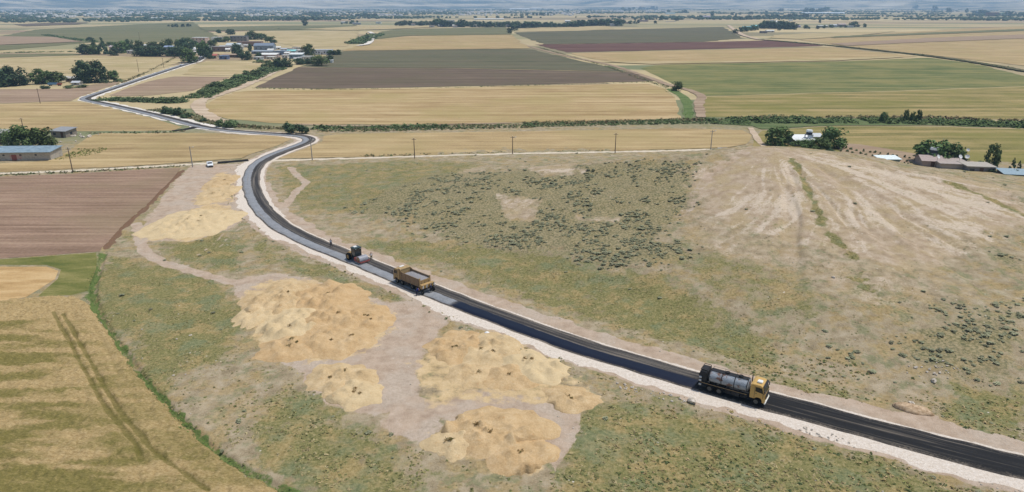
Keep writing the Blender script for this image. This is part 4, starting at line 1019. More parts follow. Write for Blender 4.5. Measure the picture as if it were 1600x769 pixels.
def scatter_ground():
    x, y, A, B, Cc = GA
    r = np.random.default_rng(5)
    clear = np.maximum.reduce([B[:, 0], B[:, 1], B[:, 2], Cc[:, 2]])
    rough = (1 - sstep(0.25, 0.6, clear))
    inland = np.ones(x.size)                                   # not on the fields left of the ditch
    ld = [tuple(P0(u, v))[:2] for u, v in [(-300, 900), (-300, 255), (286, 262)] + BANK + DITCH + [(520, 900)]]
    inland[inpoly(x, y, ld)] = 0
    fields_far = [[(435, 247.5), (478, 232), (502, 222), (560, 190), (1172, 190), (1172, 226), (1140, 231.5), (960, 237.5), (800, 241), (560, 246.5)], [(-300, 100), (560, 100), (502, 222), (376, 252), (300, 256), (-300, 274)], [(1172, 190), (1800, 190), (1800, 280), (1560, 262), (1200, 229)]]
    for f in fields_far: inland[inpoly(x, y, [tuple(P0(u, v))[:2] for u, v in f])] = 0
    s_, t_ = road_st(x, y); inland *= np.abs(t_) > 3.2
    rad = np.hypot(x, y)
    area = rad * 0.0042 * rad * R(0.11)                         # ground area of one grid cell
    def draw(dens, jitter=True):
        n = r.poisson(np.clip(dens * area, 0, 6)); i = np.repeat(np.arange(x.size), n)
        px = x[i] + (r.random(i.size) - .5) * rad[i] * 0.004; py = y[i] + (r.random(i.size) - .5) * rad[i] * 0.004
        return i, np.c_[px, py, height(px, py)]
    cl = fbm(x * 0.45, y * 0.45, 401, 3); cl2 = fbm(x * 0.12, y * 0.12, 402, 3)
    # grass
    dens = rough * inland * (0.15 + 2.2 * A[:, 1] + 0.3 * (1 - A[:, 0])) * sstep(0.4, 0.62, cl) * 2.6 * sstep(280, 110, rad)
    i, p = draw(dens)
    sz = (0.14 + 0.22 * r.random(i.size)) * (0.8 + 0.5 * sstep(115, 80, rad[i]))
    g = tints(r, i.size, [(124, 124, 80), (142, 136, 92), (160, 146, 106), (114, 116, 76), (168, 154, 116), (134, 130, 88)])
    tag(link('grass', tuft_mesh('grass', p, sz, TUFT, 5, 0.3, 0.22, 1, g, 0.35)), kind='stuff')
    # taller weeds in the foreground and along the verges
    vg = sstep(4.6, 5.4, t_) * sstep(8.2, 6.6, t_) * (s_ < 260)
    fg = soft_poly(x, y, [(900, 660), (1020, 630), (1150, 650), (1350, 712), (1620, 790), (1600, 900), (850, 900), (860, 740)], 2.0)
    fg2 = soft_poly(x, y, [(1150, 540), (1330, 570), (1600, 630), (1600, 700), (1420, 650), (1240, 610), (1120, 570)], 2.0)
    dens = inland * (rough * (fg * 3.0 + fg2 * 1.8) * sstep(0.36, 0.62, cl2) + vg * 0.55 * sstep(0.5, 0.62, cl) * (1 - sstep(.4, .8, B[:, 2]))) 
    i, p = draw(dens)
    g = tints(r, i.size, [(112, 118, 72), (132, 132, 84), (156, 142, 96), (172, 152, 112), (96, 106, 70), (150, 134, 92)])
    tag(link('weeds', tuft_mesh('weeds', p, 0.2 + 0.3 * r.random(i.size) ** 1.5, TUFT, 8, 0.35, 0.18, 2, g, 0.6)), kind='stuff')
    # loose stones lying on the bare ground and along the verge
    rub = sstep(4.3, 4.9, t_) * sstep(7.2, 5.6, t_) * (s_ < 300) * (0.5 + 1.6 * sstep(.45, .6, cl2))
    i, p = draw(inland * ((np.abs(t_) > 4) * (0.05 + 0.16 * B[:, 1] + 0.10 * A[:, 0]) * sstep(.5, .62, cl) + rub * 0.8) * sstep(260, 120, rad))
    sz = 0.05 + 0.13 * r.random(i.size) ** 2.5
    t = bmesh.new(); bmesh.ops.create_icosphere(t, subdivisions=1, radius=1); ico = np.array([q.co[:] for q in t.verts]); t.verts.index_update(); fi = np.array([[q.index for q in f.verts] for f in t.faces]); t.free()
    n = len(p)
    V = (ico[None] * (1 + .5 * (r.random((n, len(ico), 1)) - .5)) * np.array([1, .8, .7]) * sz[:, None, None] + p[:, None, :]).reshape(-1, 3)
    F = (fi[None] + (np.arange(n) * len(ico))[:, None, None]).reshape(-1, 3)
    sm = NM('loose_stone', .9, .1); sm.color(sm.ramp(sm.noise(sm.pos(), 1.3, 3), [(.35, (150, 138, 120)), (.65, (204, 194, 178))]))
    tag(link('stones', npmesh('stones', V, F, sm.m)), kind='stuff')
    # grey-green scrub: domes of small leaves
    dens = rough * inland * (A[:, 2] * 2.2 * sstep(0.45, 0.60, 0.5 * cl + 0.5 * cl2) + 0.010 * (1 - A[:, 0]) * sstep(.5, .6, cl2) + vg * 0.05 + 0.003)
    i, p = draw(dens)
    sz = (0.35 + 0.5 * r.random(i.size) ** 1.5)
    o = np.argsort(-(sz / rad[i]) * (0.3 + r.random(i.size)))
    return p[o], sz[o] * np.random.default_rng(4).uniform(.5, .95, len(o))

SCRUB_P, SCRUB_S = scatter_ground()
SCRUBM = leaf_mat('scrub_leaves', (108, 112, 84), (134, 134, 104), (162, 158, 126))
SMESH = [crown_mesh('scrub', 90, 'scrub', 0.11, s, SCRUBM, 0.8) for s in (31, 32, 33, 34)]
N_IND = 260
for k in range(min(N_IND, len(SCRUB_P))):
    o = link('scrub_bush', random.choice(SMESH)); o.location = SCRUB_P[k]; s = SCRUB_S[k] * 1.5
    o.scale = (s, s, s * 0.45); o.rotation_euler = (0, 0, random.random() * 6.3)
    tag(o, 'low grey-green scrub bush on the dry grazing land around the hill', 'bush', 'scrub bushes on the grazing land')
def scrub_rest():
    r = np.random.default_rng(9); src = []
    for me in SMESH:
        v = np.zeros(len(me.vertices) * 3, np.float32); me.vertices.foreach_get('co', v)
        f = np.zeros(len(me.polygons) * 3, np.int32); me.loops.foreach_get('vertex_index', f); src.append((v.reshape(-1, 3), f.reshape(-1, 3)))
    VV = []; FF = []; c = 0
    for p, s in zip(SCRUB_P[N_IND:11000], SCRUB_S[N_IND:11000]):
        v, f = src[r.integers(4)]; a = r.random() * 6.3; k = s * 1.7 * r.uniform(.7, 1.1)
        x = v[:, 0] * math.cos(a) - v[:, 1] * math.sin(a); y = v[:, 0] * math.sin(a) + v[:, 1] * math.cos(a)
        VV.append(np.c_[x * k, y * k, v[:, 2] * k * 0.45] + p); FF.append(f + c); c += len(v)
    print('scrub', len(SCRUB_P))
    if VV: tag(link('scrub', npmesh('scrub', np.concatenate(VV), np.concatenate(FF), SCRUBM)), kind='stuff')
scrub_rest()

def reed_band(name, px, w, h, dens, cols, seed):
    r = np.random.default_rng(seed)
    pts = catmull([P0(u, v) for u, v in px], 1.0); q = np.array([(p.x, p.y) for p in pts]); t = np.gradient(q, axis=0); L = np.linalg.norm(t, axis=1); t /= L[:, None]
    n = int(L.sum() * w * dens); i = r.integers(0, len(q), n)
    cl = vnoise(i * 0.05, i * 0, seed) * 0.7 + 0.3 * vnoise(i * 0.35, i * 0, seed + 1)
    keep = cl > 0.22; i = i[keep]; cl = cl[keep]; n = i.size
    off = (r.random(n) - .5) * w * (0.6 + 0.7 * cl)
    P3 = np.c_[q[i] + np.c_[-t[i, 1], t[i, 0]] * off[:, None] + r.normal(0, .4, (n, 2)), np.zeros(n)]
    sz = h * (0.45 + 0.7 * cl) * (0.7 + 0.5 * r.random(n))
    tag(link(name, tuft_mesh(name, P3, sz, TUFT, 7, 0.4, 0.2, seed, tints(r, n, cols))), kind='stuff')
DG = [(84, 102, 66), (98, 116, 76), (112, 126, 86), (78, 94, 62)]; BR = [(122, 110, 82), (138, 122, 94), (104, 104, 72), (92, 102, 66)]
reed_band('reeds', [(500, 203), (600, 202), (720, 199), (830, 197)], 10, 1.0, 1.0, BR + DG, 1)
reed_band('reeds', [(490, 200.5), (600, 199.5), (700, 198)], 6, 1.6, 0.8, DG, 2)
reed_band('reeds', [(820, 196), (930, 194), (1060, 191), (1170, 193)], 10, 1.1, 0.8, DG, 3)
reed_band('reeds', [(820, 193), (950, 191), (1060, 187.5), (1180, 188)], 7, 1.1, 0.9, BR, 4)
reed_band('reeds', [(1110, 190), (1250, 189), (1400, 190.5), (1500, 193), (1620, 197), (1760, 200)], 18, 2.2, 0.9, DG + [(100, 116, 66)], 5)
reed_band('reeds', [(1150, 186.5), (1260, 184.5), (1400, 185), (1620, 190), (1760, 193)], 6, 1.8, 0.8, BR, 6)
reed_band('reeds', [(1078, 184), (1076, 172), (1074, 158), (1058, 150), (1040, 138)], 7, 0.4, 0.8, [(84, 124, 48), (98, 132, 60), (76, 104, 46)], 7)
reed_band('reeds', [(150, 157), (190, 156.5), (245, 158.5), (285, 160)], 10, 2.2, 0.8, DG, 8)
reed_band('reeds', [(240, 172), (285, 178), (330, 192), (380, 198), (480, 203)], 6, 1.2, 0.8, BR, 9)
reed_band('reeds', [(305, 154), (350, 135), (400, 118), (440, 104)], 18, 1.8, 0.6, DG, 10)
reed_band('reeds', [(280, 84.5), (270, 92), (225, 115), (180, 134)], 3, 1.0, 0.6, BR, 11)
reed_band('reeds', [(840, 74), (940, 102), (1015, 128), (1045, 137)], 4, 1.0, 0.4, DG + BR, 12)
reed_band('reeds', [(1190, 62.5), (1300, 72), (1440, 87), (1520, 98), (1600, 112), (1700, 130)], 8, 1.6, 0.35, DG, 13)
reed_band('reeds', [(395, 138), (500, 140), (640, 138.5), (830, 133.8), (1020, 128.5)], 2.2, 0.9, 0.5, DG, 14)
reed_band('grass', [(-40, 278.5), (0, 274.5), (110, 269.5), (240, 262.5), (285, 259)], 1.6, 0.7, 2.0, BR + DG, 15)
reed_band('grass', [(130, 208.6), (200, 208), (262, 207), (290, 205)], 2.2, 1.0, 0.9, BR + DG, 16)
reed_band('grass', [(80, 246), (110, 245), (130, 240), (150, 232)], 9, 0.6, 1.0, [(96, 112, 54), (116, 124, 64)], 17)
reed_band('grass', DITCH, 0.75, 0.22, 9.0, [(86, 112, 56), (96, 124, 56), (116, 136, 74), (92, 100, 58), (132, 124, 84)], 18)
reed_band('grass', [(560, 244), (700, 240.8), (800, 238.8), (960, 235.5)], 1.6, 0.7, 1.0, BR + DG, 19)
reed_band('reeds', [(0, 83), (60, 82), (120, 81)], 8, 1.6, 0.3, DG, 20)
reed_band('reeds', [(70, 55), (110, 61), (150, 66)], 14, 3.0, 0.12, DG, 21)
reed_band('reeds', [(555, 69), (570, 62), (590, 54)], 26, 4.0, 0.14, DG, 22)
reed_band('reeds', [(434, 45.5), (470, 44.5), (520, 44)], 14, 2.2, 0.15, DG, 23)

# distant woods and orchards that read as one mass, as far as the hills
def far_mass():
    r = np.random.default_rng(77); n = 5200
    d = 2600 * (11500 / 2600) ** r.random(n); a = (r.random(n) - .5) * R(92)
    x = np.sin(a) * d; y = np.cos(a) * d
    k = fbm(x * 0.0011, y * 0.0026, 500, 4) + 0.10 * sstep(0.25, -0.25, a) * sstep(3200, 5200, d)
    m = (k > 0.505)
    # orchards gather along the margin between plain and hills
    x = x[m]; y = y[m]; d = d[m]
    v = CROWN['far'][0]
    co = np.zeros(len(v.vertices) * 3, np.float32); v.vertices.foreach_get('co', co); co = co.reshape(-1, 3)
    cl = []; fl = []; c = 0
    t = bmesh.new(); bmesh.ops.create_icosphere(t, subdivisions=1, radius=0.5); ico = np.array([q.co[:] for q in t.verts]); t.verts.index_update(); fi = np.array([[q.index for q in f.verts] for f in t.faces]); t.free()
    for X, Y, D in zip(x, y, d):
        for q in range(4):
            w = r.uniform(8, 26) * (D / 5000) ** .5; h = r.uniform(5, 10)
            j = ico * (1 + .35 * (r.random((len(ico), 1)) - .5)) * np.array([w, w * .8, h]) + np.array([X + r.normal(0, 30), Y + r.normal(0, 18), h * .38])
            cl.append(j); fl.append(fi + c); c += len(ico)
    tag(link('distant_woods', npmesh('distant_woods', np.concatenate(cl), np.concatenate(fl), LEAFD)), kind='stuff')
far_mass()
def far_town():
    r = np.random.default_rng(78); b = []
    f = []; c = 0
    for k in range(2000):
        d = 3600 * (9500 / 3600) ** r.random(); a = R(-40) + R(52) * r.random() ** 1.2
        if vnoise(a * 30, d / 900, 600) < 0.45: continue
        x, y = math.sin(a) * d, math.cos(a) * d; w, e, h = r.uniform(8, 22), r.uniform(8, 18), r.uniform(3, 9)
        q = np.array([(i * w / 2 + x, j * e / 2 + y, m * h) for m in (0, 1) for j in (-1, 1) for i in (-1, 1)]); b.append(q)
        f += [[c, c + 1, c + 5, c + 4], [c + 1, c + 3, c + 7, c + 5], [c + 3, c + 2, c + 6, c + 7], [c + 2, c, c + 4, c + 6], [c + 4, c + 5, c + 7, c + 6]]; c += 8
    tag(link('distant_town', npmesh('distant_town', np.concatenate(b), np.array(f), paint((196, 194, 190), 0.8, 0.2))), kind='stuff')
far_town()
# ------------------------------------------------------------------ buildings
WIN = paint((52, 58, 66), 0.25, 0.5, 0.1)
_cube = {}
def cube_mesh(name, m):
    k = (name, m.name)
    if k not in _cube:
        b = MB(); b.box(-.5, .5, -.5, .5, 0, 1)
        me = bpy.data.meshes.new(name); b.bm.to_mesh(me); b.bm.free(); me.materials.append(m); _cube[k] = me
    return _cube[k]
def boxpart(name, m, parent, x0, x1, y0, y1, z0, z1):
    o = link(name, cube_mesh(name, m), parent); o.location = ((x0 + x1) / 2, (y0 + y1) / 2, z0); o.scale = (x1 - x0, y1 - y0, z1 - z0); return o

def house(u, v, wpx, hpx, depth, wall, roof, kind='flat', label='', name='house', cat='house', rz=0.0, windows=3, door=True, group=None, pos=None, wm=None, hm=None, storeys=1, stain=0.35):
    """house whose front foot shows at (u, v), wpx wide and hpx high in the photo"""
    p = pos or P0(u, v); k = ppm(u, v)
    w = wm or wpx / k; h = hm or max(2.6, hpx / k * 0.82); d = depth
    root = empty(name, p, rz, label, cat, group)
    wm_ = paint(wall, 0.85, 0.15, stain); rm = paint(roof, 0.6, 0.3, 0.3)
    if kind == 'gable':
        b = MB(); e = h * 0.68
        t = bmesh.new()
        V = [t.verts.new(q) for q in ((-w / 2, 0, 0), (w / 2, 0, 0), (w / 2, d, 0), (-w / 2, d, 0), (-w / 2, 0, e), (w / 2, 0, e), (w / 2, d, e), (-w / 2, d, e), (-w / 2, d / 2, h - .05), (w / 2, d / 2, h - .05))]
        for f in ((0, 1, 5, 4), (2, 3, 7, 6), (1, 2, 6, 9, 5), (3, 0, 4, 8, 7)): t.faces.new([V[i] for i in f])
        b._add(t); b.build('wall', wm_, root)
        r = MB(); o = 0.35; s = (h - e) / (d / 2)
        r.slab([(-w / 2 - o, -o, e - o * s + .03), (w / 2 + o, -o, e - o * s + .03), (w / 2 + o, d / 2, h + .03), (-w / 2 - o, d / 2, h + .03)], 0.12)
        r.slab([(w / 2 + o, d + o, e - o * s + .03), (-w / 2 - o, d + o, e - o * s + .03), (-w / 2 - o, d / 2, h + .034), (w / 2 + o, d / 2, h + .034)], 0.12)
        r.build('roof', rm, root)
    elif kind == 'shed':
        b = MB(); b.prism([(0, 0), (d, 0), (d, h - .06), (0, h * .8 - .06)], -w / 2, w / 2)
        o = b.build('wall', wm_, root); o.rotation_euler = (0, 0, R(90)); e = h * .8
        r = MB(); r.slab([(-w / 2 - .5, -.5, h * .8 - .02), (w / 2 + .5, -.5, h * .8 - .02), (w / 2 + .5, d + .4, h + .02), (-w / 2 - .5, d + .4, h + .02)], .14); r.build('roof', rm, root)
    else:
        e = h - .3
        boxpart('wall', wm_, root, -w / 2, w / 2, 0, d, 0, h - .3)
        b = MB(); b.box(-w / 2 - .3, w / 2 + .3, -.3, d + .3, h - .3, h, .03); b.build('roof', rm, root)
    per = max(1, windows)
    if windows:
        for sstory in range(storeys):
            z0 = e / storeys * sstory + e / storeys * .35; z1 = z0 + min(1.5, e / storeys * .42)
            for i in range(per):
                x = -w / 2 + w * (i + .5) / per
                if door and sstory == 0 and i == per // 2: boxpart('door', paint((96, 74, 60), .7, .2), root, x - .55, x + .55, -.05, .05, .02, min(2.2, e - .2))
                else: boxpart('window', WIN, root, x - .65, x + .65, -.04, .05, z0, z1)
            boxpart('window', WIN, root, w / 2 - .05, w / 2 + .04, d * .4, d * .4 + 1.2, z0, z1)
    return root

def satellite_dish(p, label, group=None, s=1.0):
    r = empty('satellite_dish', p, random.uniform(-.6, .6), label, 'satellite dish', group)
    b = MB(); b.tube((0, 0, 0), (0, 0, .9 * s), .04, .04, 8); b.build('mast', paint((120, 120, 120)), r)
    t = bmesh.new(); bmesh.ops.create_uvsphere(t, u_segments=16, v_segments=8, radius=.75 * s)
    bmesh.ops.delete(t, geom=[v for v in t.verts if v.co.z > -.3 * s], context='VERTS')
    for v in t.verts: v.co.z = (v.co.z + .75 * s) * .55
    bmesh.ops.transform(t, matrix=Matrix.Translation((0, -.1, 1.1 * s)) @ Matrix.Rotation(R(60), 4, 'X'), verts=t.verts)
    b = MB(); b._add(t); b.build('dish', paint((226, 226, 224), .5, .3, .1), r, True)
    b = MB(); b.tube((0, -.15, 1.1 * s), (0, -.75 * s, 1.35 * s), .02, .02, 6); b.build('feed_arm', paint((150, 150, 150)), r)

WHITE = (222, 222, 218); GREY = (150, 152, 154); LGREY = (182, 182, 180); BLUEG = (128, 146, 164); TURQ = (110, 176, 188); BRICKC = (150, 104, 86); PINKW = (196, 172, 160); SANDW = (192, 176, 150)
# the shed at the left edge, seen close
def left_shed():
    p = P0(31, 251); k = ppm(31, 251)
    w = 128 / k; d = 7.2; h = 2.9
    r = empty('livestock_shed', (p.x - 3.7, p.y, 0), R(3), 'long rendered shed with a blue-grey sloping roof at the left edge', 'shed')
    b = MB(); b.prism([(0, 0), (d, 0), (d, h + .55), (0, h - .08)], -w / 2, w / 2); o = b.build('wall', paint((184, 176, 164), .9, .1, .5), r); o.rotation_euler = (0, 0, R(90))
    m = NM('corrugated_sheet', .5, .4); pz = m.obj(); n = m.noise(pz, .8, 5, .6)
    m.color(m.ramp(n, [(.35, (112, 134, 148)), (.6, (142, 164, 176))])); w_ = m.n('ShaderNodeTexWave'); m.put(w_.inputs['Vector'], pz); w_.inputs['Scale'].default_value = 1.6; m.bump(w_.outputs['Fac'], .5, .05)
    b = MB(); b.slab([(-w / 2 - .5, -.7, h - .12), (w / 2 + .5, -.7, h - .12), (w / 2 + .5, d + .4, h + .62), (-w / 2 - .5, d + .4, h + .62)], .1); b.build('roof', m.m, r)
    for x in (-w * .3, -w * .05, w * .15, w * .33): boxpart('window', WIN, r, x - .35, x + .35, -.03, .05, 1.6, 2.1)
    boxpart('door', paint((150, 92, 84), .8, .15), r, w * .04, w * .1, -.04, .05, .02, 2.0)
    b = MB(); b.box(w * .02, w * .16, -.02, .03, .5, 1.9); o = b.build('render_patch', paint((196, 164, 154), .9, .1, .6), r); o['label'] = 'bare pinkish patch in the render'
left_shed()
house(-8, 226, 40, 22, 9, (150, 150, 148), (170, 168, 160), 'flat', 'grey block house behind the dense trees at the left edge', windows=2)
house(92, 215, 26, 15, 6, (150, 140, 128), (150, 152, 154), 'shed', 'ruined grey outbuilding right of the dense trees', name='outbuilding', cat='outbuilding', windows=2, rz=R(-10))
house(116, 128, 26, 8, 7, (132, 118, 104), (186, 182, 174), 'shed', 'long low farm shed with a pale roof beside the big dark trees', name='farm_shed', cat='shed', windows=3)
house(118, 133.5, 12, 7, 4, (170, 168, 164), (196, 200, 204), 'gable', 'small pale hut in front of the low farm shed', name='hut', cat='hut', windows=1, door=False)
house(100, 126, 7, 6, 4, WHITE, WHITE, 'flat', 'tiny white hut behind the low farm shed', name='hut', cat='hut', windows=1, door=False)
house(60, 130, 4.5, 3, 3, WHITE, WHITE, 'flat', 'white box-like hut between the two left farmyard trees', name='hut', cat='hut', windows=0)
house(140, 24.5, 9, 3.4, 18, WHITE, (206, 216, 226), 'gable', 'far white barn with steep roof on the left plain', name='barn', cat='barn', windows=0)
house(244, 30.3, 26, 3.3, 16, LGREY, (212, 214, 212), 'gable', 'far long pale shed on the left plain', name='barn', cat='barn', windows=0)
house(265, 30.3, 12, 3, 16, GREY, (176, 182, 190), 'gable', 'far grey shed at the right end of the long pale one', name='barn', cat='barn', windows=0)
house(337, 27, 11, 2.6, 16, LGREY, WHITE, 'gable', 'far small white shed below the town', name='barn', cat='barn', windows=0)
house(44, 20.2, 10, 1.6, 20, WHITE, WHITE, 'flat', 'tiny far white warehouse on the left near the horizon', name='warehouse', cat='warehouse', windows=0)

# village
VH = [(311, 69, 22, 12, 12, PINKW, WHITE, 'flat', 'pinkish two-storey house with a white flat roof at the back of the village', 4, 2), (338, 66, 15, 9, 10, WHITE, WHITE, 'flat', 'bright white cubic house at the back of the village', 2, 1),
      (373, 65.5, 25, 10.5, 12, (132, 128, 126), (110, 116, 124), 'flat', 'dark grey two-storey house with long balconies at the back of the village', 5, 2), (345, 81, 26, 9.5, 10, (128, 110, 104), (156, 150, 148), 'flat', 'brown house with a shaded porch in the middle of the village', 4, 1),
      (364, 78, 22, 12, 12, LGREY, (198, 206, 210), 'gable', 'grey house with a pale gabled roof in the middle of the village', 3, 1), (390, 72.5, 38, 9, 8, (146, 122, 112), (150, 130, 120), 'flat', 'long brownish walled yard building behind the village', 4, 1),
      (412, 79, 30, 13, 12, (138, 150, 164), (126, 138, 154), 'gable', 'blue-grey house with twin gables in the village', 4, 1), (409, 84.5, 32, 6, 8, (120, 128, 136), (158, 168, 178), 'shed', 'long low blue-grey shed behind the pink-walled barn', 3, 1),
      (418, 92, 27, 9.5, 10, (176, 158, 154), (232, 232, 228), 'shed', 'pink-walled barn with a bright white roof at the front of the village', 2, 1), (438, 86.5, 18, 8, 9, BLUEG, (150, 168, 186), 'flat', 'small blue-grey house right of the white-roofed barn', 3, 1),
      (455, 84, 14, 7, 8, LGREY, (140, 206, 204), 'gable', 'small house with a turquoise roof at the right of the village', 2, 1), (462, 92, 20, 10, 9, (120, 140, 156), (222, 226, 224), 'shed', 'blue-grey workshop with a white roof and a red door', 3, 1),
      (503, 85.5, 30, 9, 9, (214, 218, 226), (190, 194, 200), 'flat', 'long white house with many windows at the right end of the village', 7, 1), (333, 91.5, 11, 8, 7, SANDW, (186, 112, 100), 'gable', 'small house with a red tiled roof by the road into the village', 2, 1),
      (349, 93, 13, 7, 6, (112, 128, 158), (126, 142, 172), 'flat', 'small blue hut at the edge of the straw-coloured village field', 2, 1), (361, 90, 28, 6, 7, (120, 102, 86), (172, 150, 128), 'shed', 'long low shed with a brown roof at the front of the village', 4, 1),
      (445, 91, 9, 6, 6, WHITE, WHITE, 'flat', 'small white house beside the red-doored workshop', 2, 1), (481, 94, 18, 7, 7, (206, 202, 192), (212, 210, 204), 'flat', 'cream house half hidden by the broad shade tree', 3, 1),
      (177, 78, 13, 8, 9, PINKW, (186, 170, 168), 'gable', 'pinkish house among the trees at the left of the village', 2, 1), (204, 84, 12, 6, 7, (206, 200, 190), WHITE, 'flat', 'whitish house in the gap of the village tree belt', 2, 1),
      (227, 74, 10, 5, 8, LGREY, WHITE, 'gable', 'white roof showing above the village tree belt', 1, 1), (263, 77, 14, 6, 8, (150, 160, 176), (152, 168, 196), 'gable', 'house with a bluish roof behind the village tree belt', 2, 1), (283, 72, 14, 7, 8, LGREY, (186, 196, 202), 'gable', 'pale gabled house behind the village trees near the road', 2, 1),
      (515, 98.5, 9, 3, 5, WHITE, WHITE, 'flat', 'low white hut right of the broad shade tree', 1, 1), (444, 80.5, 11, 6, 8, (190, 190, 186), (176, 180, 186), 'gable', 'small grey gabled house behind the blue-grey house', 2, 1)]
for u, v, w, h, d, wc, rc, kd, lab, nw, st in VH: house(u, v, w, h, d, wc, rc, kd, lab, windows=nw, storeys=st, rz=R(random.uniform(-6, 6)))
random.seed(321)
for k in range(22):
    u = random.choice([random.uniform(300, 345), random.uniform(330, 470), random.uniform(395, 470)]); v = random.uniform(67, 93) if u < 400 else random.uniform(76, 95)
    if v > 88 and u < 330: v = 80
    house(u, v, random.uniform(7, 12), random.uniform(5, 7), 7, random.choice([WHITE, LGREY, (204, 196, 184), (176, 184, 194)]), random.choice([WHITE, LGREY, (196, 190, 182)]), random.choice(['flat', 'gable']), 'small pale house scattered among the larger village houses', windows=2, group='small pale village houses', rz=R(random.uniform(-15, 15)))
for k in range(20):
    u = random.uniform(640, 965); v = 42.6 - (u - 640) * .008 + random.uniform(-2.5, 1.2)
    house(u, v, random.uniform(5, 8), random.uniform(3.5, 5), 8, random.choice([WHITE, LGREY, (206, 196, 184)]), random.choice([WHITE, LGREY, (190, 160, 146)]), random.choice(['flat', 'gable']), 'tiny pale house showing between the trees of the long far village', windows=1, door=False, group='tiny houses of the long far village', rz=R(random.uniform(-15, 15)))
def domed(u, v):
    p = P0(u, v); k = ppm(u, v); w = 13 / k; h = 9 / k
    r = empty('prayer_house', p, R(4), 'white prayer house with two small domes beside the road into the village', 'mosque')
    boxpart('wall', paint((214, 212, 206), .8, .2), r, -w / 2, w / 2, 0, 9, 0, h * .6); b = MB(); b.ball((-w * .22, 4.5, h * .6), w * .22, w * .22, w * .24, 3); b.build('dome', paint((224, 224, 222), .6, .3, .1), r, True)
    b = MB(); b.ball((w * .28, 3.5, h * .6), w * .15, w * .15, w * .2, 3); b.build('dome', paint((224, 224, 222), .6, .3, .1), r, True)
    for x in (-w * .3, 0, w * .3): boxpart('window', WIN, r, x - .7, x + .7, -.04, .05, 1.2, 3)
domed(306, 83)
def wall_thing(u0, v0, u1, v1, h, c, label):
    a, b_ = P0(u0, v0), P0(u1, v1); r = MB(); L = (b_ - a).length; r.box(0, L, -.12, .12, 0, h, .02); o = r.build('yard_wall', paint(c, .9, .1, .4)); o.location = a; o.rotation_euler = (0, 0, math.atan2(b_.y - a.y, b_.x - a.x)); tag(o, label, 'wall')
wall_thing(462, 100.5, 490, 99.5, 1.4, (214, 208, 196), 'low white yard wall under the shade tree at the front of the village')
wall_thing(410, 95, 437, 93, 1.2, (206, 190, 168), 'cream yard wall in front of the pink-walled barn')
wall_thing(1040, 34.5, 1056, 34, 2.2, (186, 178, 166), 'pale low wall between two far round trees')

